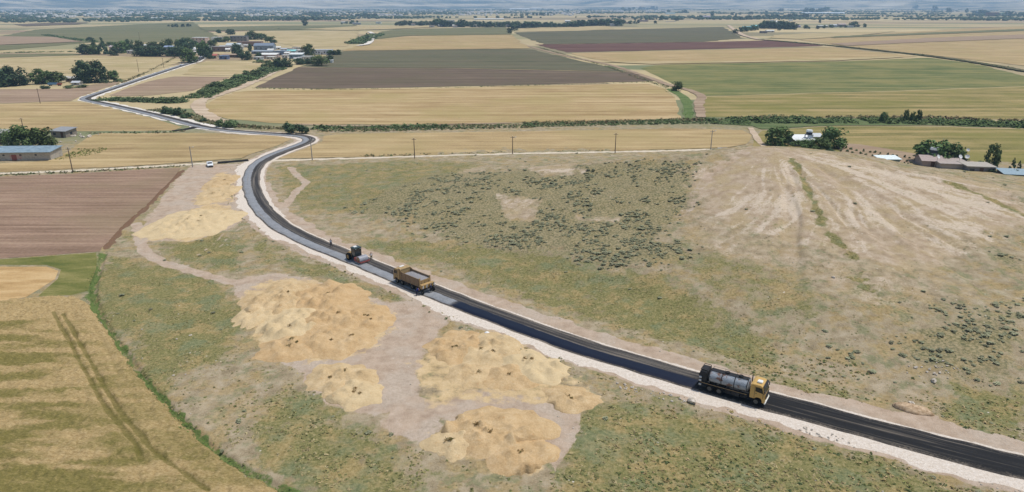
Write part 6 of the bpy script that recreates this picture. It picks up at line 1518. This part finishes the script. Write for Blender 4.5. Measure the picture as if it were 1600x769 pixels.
    for z, y in ((1.9, -1.12), (1.45, -1.15), (.75, -1.0), (1.9, 1.12)): b = MB(); b.tube((-4.35, y, z), (-4.05, y, z), .14, .14, 14); b.build('work_lamp', paint((206, 204, 200), .4, .4, .2), r, True)
    b = MB(); b.tube((2.2, .9, 1.0), (2.2, .9, 3.1), .07, .07, 10); b.build('exhaust_pipe', CHAS, r)
tanker()

def dump_truck():
    p, a, _ = road_at(640, 447, 1.0)
    r = empty('dump_truck', p + Vector((0, 0, .14)), a, 'ochre dump truck loaded with grey chippings, backing along the road', 'dump truck')
    b = MB()
    for s in (-1, 1): b.box(-3.9, 3.6, s * .42 - .05, s * .42 + .05, .78, 1.04)
    b.build('chassis', CHAS, r)
    cab(r, 4.1, 2.42, 2.95, DYEL)
    b = MB(); b.box(2.5, 3.2, -.6, .4, 2.95, 3.16, .05); b.build('roof_hatch', WHT, r)
    for s in (-1, 1):
        wheel(r, 3.0, s * 1.02, .52, .32, s)
        for x in (-1.5, -2.85): wheel(r, x, s * .92, .53, .56, s)
        wheel(r, 1.55, s * 1.02, .52, .32, s)
        b = MB(); b.box(-.6, .7, s * 1.0 - .2, s * 1.0 + .2, .55, 1.05, .04); b.build('fuel_tank', BLK, r)
    # body
    for s in (-1, 1):
        b = MB(); b.box(-3.9, 1.75, s * 1.2 - .04, s * 1.2 + .04, 1.28, 2.62)
        for k in range(5): x = -3.5 + k * 1.24; b.box(x - .07, x + .07, s * 1.27 - .05, s * 1.27 + .05, 1.25, 2.6)
        b.box(-3.9, 1.75, s * 1.25 - .07, s * 1.25 + .07, 2.56, 2.68, .02); b.box(-3.9, 1.75, s * 1.22 - .06, s * 1.22 + .06, 1.14, 1.28)
        b.build('side_board', OCHRE, r)
    b = MB(); b.box(-3.9, 1.75, -1.15, 1.15, 1.12, 1.24); b.build('body_floor', CHAS, r)
    b = MB(); b.box(1.76, 1.86, -1.28, 1.28, 1.2, 3.0, .02); b.prism([(1.72, 2.9), (1.86, 2.9), (2.5, 3.18), (2.5, 3.26), (1.72, 3.06)], -1.2, 1.2, .02)
    for s in (-1, 1): b.slab([(1.0, s * 1.24, 2.68), (1.78, s * 1.24, 2.68), (1.78, s * 1.24, 3.0)], .05 * s)
    b.build('headboard', DYEL, r)
    b = MB(); b.box(-3.98, -3.9, -1.24, 1.24, 1.3, 2.4, .02)
    for y in (-.8, 0, .8): b.box(-4.05, -3.97, y - .06, y + .06, 1.35, 2.35)
    for s in (-1, 1): b.box(-4.0, -3.8, s * 1.2 - .1, s * 1.2 + .1, 1.2, 2.85, .02)
    b.build('tailgate', DYEL, r)
    g = NM('grey_chippings', .95, .1); nn = g.noise(g.pos(), 7, 4, .8); g.color(g.ramp(nn, [(.35, (112, 110, 112)), (.65, (166, 164, 166))])); g.bump(nn, .6, .06)
    nx, ny = 40, 18; X, Y = np.meshgrid(np.linspace(-3.88, 1.74, nx), np.linspace(-1.155, 1.155, ny)); Z = 2.28 + .28 * (fbm(X * 1.1 + 3, Y * 1.1, 900, 4) - .5) + .22 * np.exp(-((X + 1) / 2) ** 2 - (Y / .8) ** 2) - .25 * sstep(1.0, 1.7, X)
    i = np.arange(nx * ny).reshape(ny, nx); F = np.stack([i[:-1, :-1], i[:-1, 1:], i[1:, 1:], i[1:, :-1]], -1).reshape(-1, 4)
    l = link('gravel_load', npmesh('gravel_load', np.c_[X.ravel(), Y.ravel(), Z.ravel()], F, g.m, True)); l.location = p + Vector((0, 0, .14)); l.rotation_euler = (0, 0, a)
    tag(l, 'grey chippings filling the body of the dump truck', 'gravel')
    # chip spreader hung on the tail
    sp = empty('chip_spreader', p + Vector((0, 0, .14)), a, 'yellow and white chip spreader hopper hung on the tail of the dump truck', 'spreader')
    b = MB(); b.prism([(-4.95, 1.75), (-4.12, 1.75), (-4.2, 1.05), (-4.55, .95), (-4.8, 1.05)], -1.45, 1.45, .02); b.build('hopper', YELD, sp)
    for k in range(7):
        y = -1.3 + k * .43; b = MB(); b.slab([(-4.985, y - .12, 1.7), (-4.985, y + .1, 1.7), (-4.86, y + .1, 1.1), (-4.86, y - .12, 1.1)], .025); b.build('fin', WHT if k % 2 == 0 else YEL, sp)
    b = MB(); b.tube((-4.6, -1.5, .85), (-4.6, 1.5, .85), .12, .12, 14); b.build('roller', CHAS, sp)
    for s in (-1, 1): wheel(sp, -4.75, s * 1.3, .34, .22, s); b = MB(); b.box(-4.85, -4.45, s * 1.12 - .03, s * 1.12 + .03, .34, 1.1); b.build('bracket', CHAS, sp)
dump_truck()

def roller():
    p, a, _ = road_at(553, 409, .35)
    r = empty('road_roller', p + Vector((0, 0, .14)), a + math.pi, 'road roller with a wide grey steel drum and a dark glazed cabin', 'road roller')
    b = MB(); b.tube((1.75, -1.0, .76), (1.75, 1.0, .76), .76, .76, 44); b.build('drum', paint((150, 152, 160), .35, .5, .3), r, True)
    for s in (-1, 1): b = MB(); b.tube((1.75, s * .99, .76), (1.75, s * 1.02, .76), .6, .6, 28); b.tube((1.75, s * 1.0, .76), (1.75, s * 1.1, .76), .2, .2, 16); b.build('hub', paint((160, 130, 100), .7, .2, .5), r, True)
    b = MB()
    for s in (-1, 1): b.box(.6, 2.75, s * 1.14 - .06, s * 1.14 + .06, .42, .62, .03)
    b.box(2.58, 2.76, -1.2, 1.2, .3, .58, .04); b.box(.55, .85, -1.2, 1.2, .5, 1.1, .04); b.build('drum_frame', REDP, r)
    b = MB(); b.box(.1, .6, -.35, .35, .5, 1.0, .03); b.box(-2.5, .15, -.55, .55, .55, 1.05, .03); b.build('articulation', CHAS, r)
    b = MB(); b.prism([(-.85, 1.0), (-.85, 1.65), (-2.3, 1.5), (-2.65, 1.25), (-2.7, .8), (-.85, .8)], -.72, .72, .06); o = b.build('engine_hood', YELD, r)
    b = MB()
    for k in range(5): b.box(-2.2 + k * .22, -2.1 + k * .22, -.735, .735, 1.1, 1.35)
    b.build('vent', BLK, o)
    b = MB(); b.box(-.85, .5, -.78, .78, .95, 1.3, .03)
    for x in (-.8, .45):
        for s in (-1, 1): b.box(x - .05, x + .05, s * .74 - .05, s * .74 + .05, 1.3, 2.8)
    b.build('cabin', paint((34, 44, 44), .6, .3, .2), r)
    b = MB(); b.box(-.77, .42, -.755, -.735, 1.3, 2.74); b.box(-.77, .42, .735, .755, 1.3, 2.74); b.box(.44, .46, -.69, .69, 1.3, 2.74); b.box(-.82, -.80, -.69, .69, 1.3, 2.74); b.build('glazing', paint((22, 36, 38), .12, .6, .02), r)
    b = MB(); b.box(-.98, .62, -.9, .9, 2.8, 2.92, .04); o = b.build('cabin_roof', paint((58, 74, 76), .6, .3, .2), r)
    b = MB(); b.box(-.75, -.05, -.45, .3, 2.921, 3.03, .03); b.build('roof_unit', WHT, o)
    for s in (-1, 1):
        wheel(r, -1.7, s * .92, .74, .55, s, YELD); b = MB(); b.box(-.3, .2, s * .78 - .04 + s * .06, s * .78 + .04 + s * .06, .45, .95); b.build('step', CHAS, r)
        b = MB(); b.box(-2.72, -2.66, s * .5 - .1, s * .5 + .1, 1.0, 1.12); b.build('tail_lamp', TAIL, r); b = MB(); b.tube((.5, s * .55, 2.7), (.56, s * .55, 2.7), .08, .08, 12); b.build('headlight', LAMP, r)
roller()

def car(p, rz, label, col, pickup=False):
    r = empty('car', p, rz, label, 'car')
    b = MB(); prof = [(-2.15, .35), (-2.2, .75), (-2.1, 1.0), (-1.45, 1.02), (-.95, 1.42), (.35, 1.44), (1.0, 1.0), (1.85, .88), (2.15, .7), (2.18, .35)]
    b.prism(prof, -.86, .86, .07); o = b.build('body', col, r)
    b = MB(); b.slab([(.46, -.66, 1.42), (.46, .66, 1.42), (1.0, .72, 1.04), (1.0, -.72, 1.04)], .03); b.build('windscreen', GLASS, o)
    b = MB(); b.slab([(-1.06, .66, 1.36), (-1.06, -.66, 1.36), (-1.46, -.7, 1.05), (-1.46, .7, 1.05)], .03); b.build('rear_window', GLASS, o)
    for s in (-1, 1):
        b = MB(); b.slab([(-1.3, s * .865, 1.02), (.8, s * .865, 1.02), (.32, s * .865, 1.36), (-.9, s * .865, 1.34)], .012 * s); b.build('side_window', GLASS, o)
        for x in (-1.35, 1.35): wheel(r, x, s * .76, .32, .2, s)
        b = MB(); b.box(2.1, 2.19, s * .6 - .16, s * .6 + .16, .62, .76, .02); b.build('headlight', LAMP, r)
        b = MB(); b.box(.72, .86, s * .98 - .08, s * .98 + .08, 1.0, 1.14, .02); b.build('mirror', col, r)
    b = MB(); b.box(2.14, 2.21, -.38, .38, .5, .66, .02); b.build('grille', BLK, r); b = MB(); b.box(2.1, 2.24, -.84, .84, .32, .46, .03); b.build('bumper', BLK, r)
CARW = paint((232, 236, 240), .3, .5, .05)
q = P0(325, 261); car(Vector((q.x, q.y + 1.6, hz(q.x, q.y + 1.6) + .01)), math.atan2(-q.y, -q.x) + .06, 'white car parked facing the viewer at the top of the work yard', CARW)
q, a, _ = road_at(284, 103, 0); car(q + Vector((0, 0, .14)), a + math.pi, 'white car raising dust on the road out of the village', CARW)
q, a, _ = road_at(310, 93, 0); car(q + Vector((0, 0, .14)), a + math.pi, 'dark grey car on the road at the entrance of the village', paint((76, 80, 88), .35, .5, .1))

# ------------------------------------------------------------------ people
SKIN = paint((176, 128, 100), .7, .2, .05)
def skin_body(name, verts, edges, radii, mat, parent, sub=2):
    me = bpy.data.meshes.new(name); me.from_pydata(verts, edges, []); me.update(); me.materials.append(mat)
    o = link(name, me, parent)
    md = o.modifiers.new('skin', 'SKIN'); md.use_smooth_shade = True
    if not me.skin_vertices: 
        bpy.context.view_layer.objects.active = o
    for sv, r in zip(me.skin_vertices[0].data, radii): sv.radius = r if isinstance(r, tuple) else (r, r)
    me.skin_vertices[0].data[0].use_root = True
    s = o.modifiers.new('sub', 'SUBSURF'); s.levels = sub; s.render_levels = sub
    return o

def person(p, rz, label, shirt, trousers, hair=(34, 28, 24), bend=0.0, arms='down', step=0.12, group=None):
    root = empty('person', p, rz, label, 'person', group)
    # faces +x; bend leans the trunk forward
    def lean(x, y, z):
        if z < .95: return (x, y, z)
        d = z - .95; return (x + d * math.sin(bend), y, .95 + d * math.cos(bend))
    Vv = []; Ee = []; Rr = []
    def add(v, r, par=None):
        Vv.append(v); Rr.append(r)
        if par is not None: Ee.append((par, len(Vv) - 1))
        return len(Vv) - 1
    pel = add((0, 0, .95), (.13, .15)); ab = add(lean(0, 0, 1.12), (.115, .14), pel); ch = add(lean(.01, 0, 1.34), (.13, .17), ab); nk = add(lean(.02, 0, 1.50), .06, ch); 
    hd = add(lean(.04, 0, 1.60), (.082, .075), nk); tp = add(lean(.03, 0, 1.72), (.085, .072), hd)
    add(lean(.135, 0, 1.62), .018, hd)                            # nose
    for s in (-1, 1): add(lean(.03, s * .09, 1.63), .018, hd)    # ears
    for s in (-1, 1):
        k = s * step
        hp = add((.0, s * .1, .88), .1, pel); kn = add((.03 + k * .6, s * .11, .48), .065, hp); an = add((k, s * .11, .09), .042, kn); add((k + .16, s * .12, .04), .036, an)
        sh = add(lean(0, s * .2, 1.43), .065, ch)
        if arms == 'down': e, w = lean(-.02, s * .27, 1.14), lean(.08, s * .27, .9)
        elif arms == 'work': e, w = lean(.16, s * .26, 1.16), lean(.42, s * .16, 1.12)
        else: e, w = lean(-.06, s * .34, 1.17), lean(.12, s * .24, 1.0)
        el = add(e, .045, sh); wr = add(w, .032, el)
        d = (Vector(w) - Vector(e)).normalized(); pm = add(tuple(Vector(w) + d * .07), (.022, .036), wr)
        o = Vector((-d.z, 0, d.x)) if abs(d.z) < .9 else Vector((1, 0, 0))
        for f, L in ((-.03, .06), (-.01, .075), (.01, .07), (.03, .055)):
            b0 = Vector(w) + d * .09 + o * f; f1 = add(tuple(b0), .009, pm); f2 = add(tuple(b0 + d * L * .6 + Vector((0, -s * .012, 0))), .0085, f1); add(tuple(b0 + d * L + Vector((0, -s * .03, 0))), .007, f2)
        t1 = add(tuple(Vector(w) + d * .03 + o * .045), .010, wr); add(tuple(Vector(w) + d * .075 + o * .06), .008, t1)
    n0 = 9; m_ = (len(Vv) - 9) // 2; thin = {0, 1, 2} | {n0 + o + j * m_ for o in (0, 1, 4, 5) for j in (0, 1)}
    skin_body('body', Vv, Ee, [((r_[0] * .72, r_[1] * .72) if isinstance(r_, tuple) else r_ * .74) if i in thin else r_ for i, r_ in enumerate(Rr)], SKIN, root)
    def sub(name, idx, grow, col, rough=.9):
        mp = {i: n for n, i in enumerate(idx)}; E2 = [(mp[a_], mp[b_]) for a_, b_ in Ee if a_ in mp and b_ in mp]
        skin_body(name, [Vv[i] for i in idx], E2, [tuple(q * 1 + grow for q in (Rr[i] if isinstance(Rr[i], tuple) else (Rr[i], Rr[i]))) for i in idx], paint(col, rough, .1, .2), root)
    n0 = 9; leg = [n0, n0 + 1, n0 + 2]; m_ = (len(Vv) - 9) // 2; leg2 = [n0 + m_, n0 + m_ + 1, n0 + m_ + 2]
    sub('trousers', [0] + leg + leg2, .018, trousers)
    a1 = [n0 + 4, n0 + 5]; a2 = [n0 + m_ + 4, n0 + m_ + 5]
    sub('shirt', [0, 1, 2] + a1 + a2, .02, shirt)
    b = MB()
    for i in (n0 + 3, n0 + m_ + 3): v = Vv[i]; b.ball((v[0] - .05, v[1], .045), .14, .055, .05, 2)
    b.build('shoes', BLK, root, True)
    b = MB(); c = lean(.015, 0, 1.705); b.ball(c, .105, .092, .095, 2); b.build('hair', paint(hair, .9, .1, .05), root, True)
    for s in (-1, 1):
        b = MB(); b.ball(lean(.117, s * .032, 1.655), .01, .013, .009, 1); b.build('eye', BLK, root)
    b = MB(); b.ball(lean(.118, 0, 1.57), .012, .026, .008, 1); b.build('mouth', paint((140, 80, 74), .6), root)

def worker(u, v, rz, *a, **k):
    q = P0(u, v); _, t = road_st([q.x], [q.y]); person(Vector((q.x, q.y, .13 if abs(t[0]) < 2.4 else hz(q.x, q.y))), rz, *a, **k)
worker(651, 462, R(20), 'worker in blue overalls bending at the near rear wheel of the dump truck', (44, 58, 118), (34, 40, 66), bend=.75, arms='work')
worker(674, 458, R(150), 'worker in dark clothes standing behind the chip spreader', (52, 60, 84), (36, 38, 46), bend=.25, arms='work')
worker(580.5, 407.5, R(-60), 'worker in a white shirt and khaki trousers beside the roller at the road edge', (226, 226, 224), (112, 110, 84), arms='akimbo')
worker(517.5, 386, R(-40), 'worker in dark trousers and a pale shirt walking behind the roller', (150, 164, 176), (30, 34, 48), step=.2)

# ------------------------------------------------------------------ hills on the horizon, air, light, camera
def hills():
    n = 560; th = np.radians(np.linspace(-60, 60, n)); V = []; rows = np.linspace(0, 1, 44)
    m = NM('dry_hills', .95, .05); p = m.pos()
    a1 = m.noise(m.mapp(p, 0, (.0007, .0018, .004)), 1.0, 6, .6); a2 = m.noise(m.mapp(p, 0, (.003, .006, .01)), 1.0, 5, .65)
    c = m.ramp(m.math('ADD', m.math('MULTIPLY', a1, .6), m.math('MULTIPLY', a2, .4)), [(.38, (52, 66, 56)), (.46, (110, 108, 84)), (.52, (190, 172, 140)), (.62, (222, 206, 178))]); m.color(c)
    for q in rows:
        d = 9200 + 3600 * q
        x = np.sin(th) * d; y = np.cos(th) * d
        top = 150 + 190 * fbm(th * 5 + 3, th * 0, 950, 4) * sstep(.75, -.35, th) + 60 * sstep(.2, -.6, th)
        z = top * sstep(0, 1, q) * (.55 + .9 * fbm(x * .0011, y * .0011, 951, 5)) - 6 * (1 - q)
        V.append(np.c_[x, y, z])
    V = np.concatenate(V); k = len(rows); i = np.arange(n * k).reshape(k, n)
    F = np.stack([i[:-1, :-1], i[:-1, 1:], i[1:, 1:], i[1:, :-1]], -1).reshape(-1, 4)
    tag(link('hills', npmesh('hills', V, F, m.m, True)), kind='structure')
    return float(V[:, 2].max())
HT = hills()
def haze(d):
    b = MB(); b.box(-13500, 13500, -1500, 16900, -1.2, max(HT, 60) + 12)
    m = bpy.data.materials.new('air'); m.use_nodes = True; t = m.node_tree; t.nodes.clear()
    o = t.nodes.new('ShaderNodeOutputMaterial'); v = t.nodes.new('ShaderNodeVolumePrincipled')
    v.inputs['Color'].default_value = (.42, .66, 1.0, 1); v.inputs['Density'].default_value = d; v.inputs['Anisotropy'].default_value = .0
    t.links.new(v.outputs[0], o.inputs['Volume'])
    tag(b.build('haze', m), kind='stuff')
HAZE = 1.1e-4
if HAZE: haze(HAZE)

SUN_EL = R(69); SUN_AZ = math.atan2(.93, .2)          # clockwise from +Y
sd = Vector((math.sin(SUN_AZ) * math.cos(SUN_EL), math.cos(SUN_AZ) * math.cos(SUN_EL), math.sin(SUN_EL)))
L = bpy.data.lights.new('sun', 'SUN'); L.energy = 3.6; L.angle = R(.55); L.color = (1, .955, .88)
so = link('sun', L); so.rotation_euler = sd.to_track_quat('Z', 'Y').to_euler(); so.location = (0, 0, 400)
W = bpy.data.worlds.new('World'); SC.world = W; W.use_nodes = True; nt = W.node_tree
sky = nt.nodes.new('ShaderNodeTexSky'); sky.sky_type = 'NISHITA'; sky.sun_disc = False; sky.sun_elevation = SUN_EL; sky.sun_rotation = SUN_AZ; sky.air_density = 1.2; sky.dust_density = 1.5
nt.links.new(sky.outputs[0], nt.nodes['Background'].inputs['Color']); nt.nodes['Background'].inputs['Strength'].default_value = .11

cam = bpy.data.cameras.new('camera'); cam.sensor_width = 36; cam.lens = 36 * FPX / 1600; cam.clip_start = .5; cam.clip_end = 60000
co = link('camera', cam); co.location = (0, 0, CAM_H); co.rotation_euler = (math.pi / 2 - PITCH, 0, 0); SC.camera = co
SC.view_settings.view_transform = 'Standard'; SC.view_settings.look = 'None'; SC.view_settings.gamma = 1; SC.view_settings.exposure = -0.13; SC.view_settings.use_curve_mapping = False
SC.render.engine = 'CYCLES'
c = SC.cycles; c.max_bounces = 5; c.diffuse_bounces = 2; c.glossy_bounces = 2; c.transmission_bounces = 1; c.volume_bounces = 1; c.transparent_max_bounces = 4
c.use_denoising = True
try: c.denoiser = 'OPENIMAGEDENOISE'
except Exception: pass
c.sample_clamp_indirect = 4
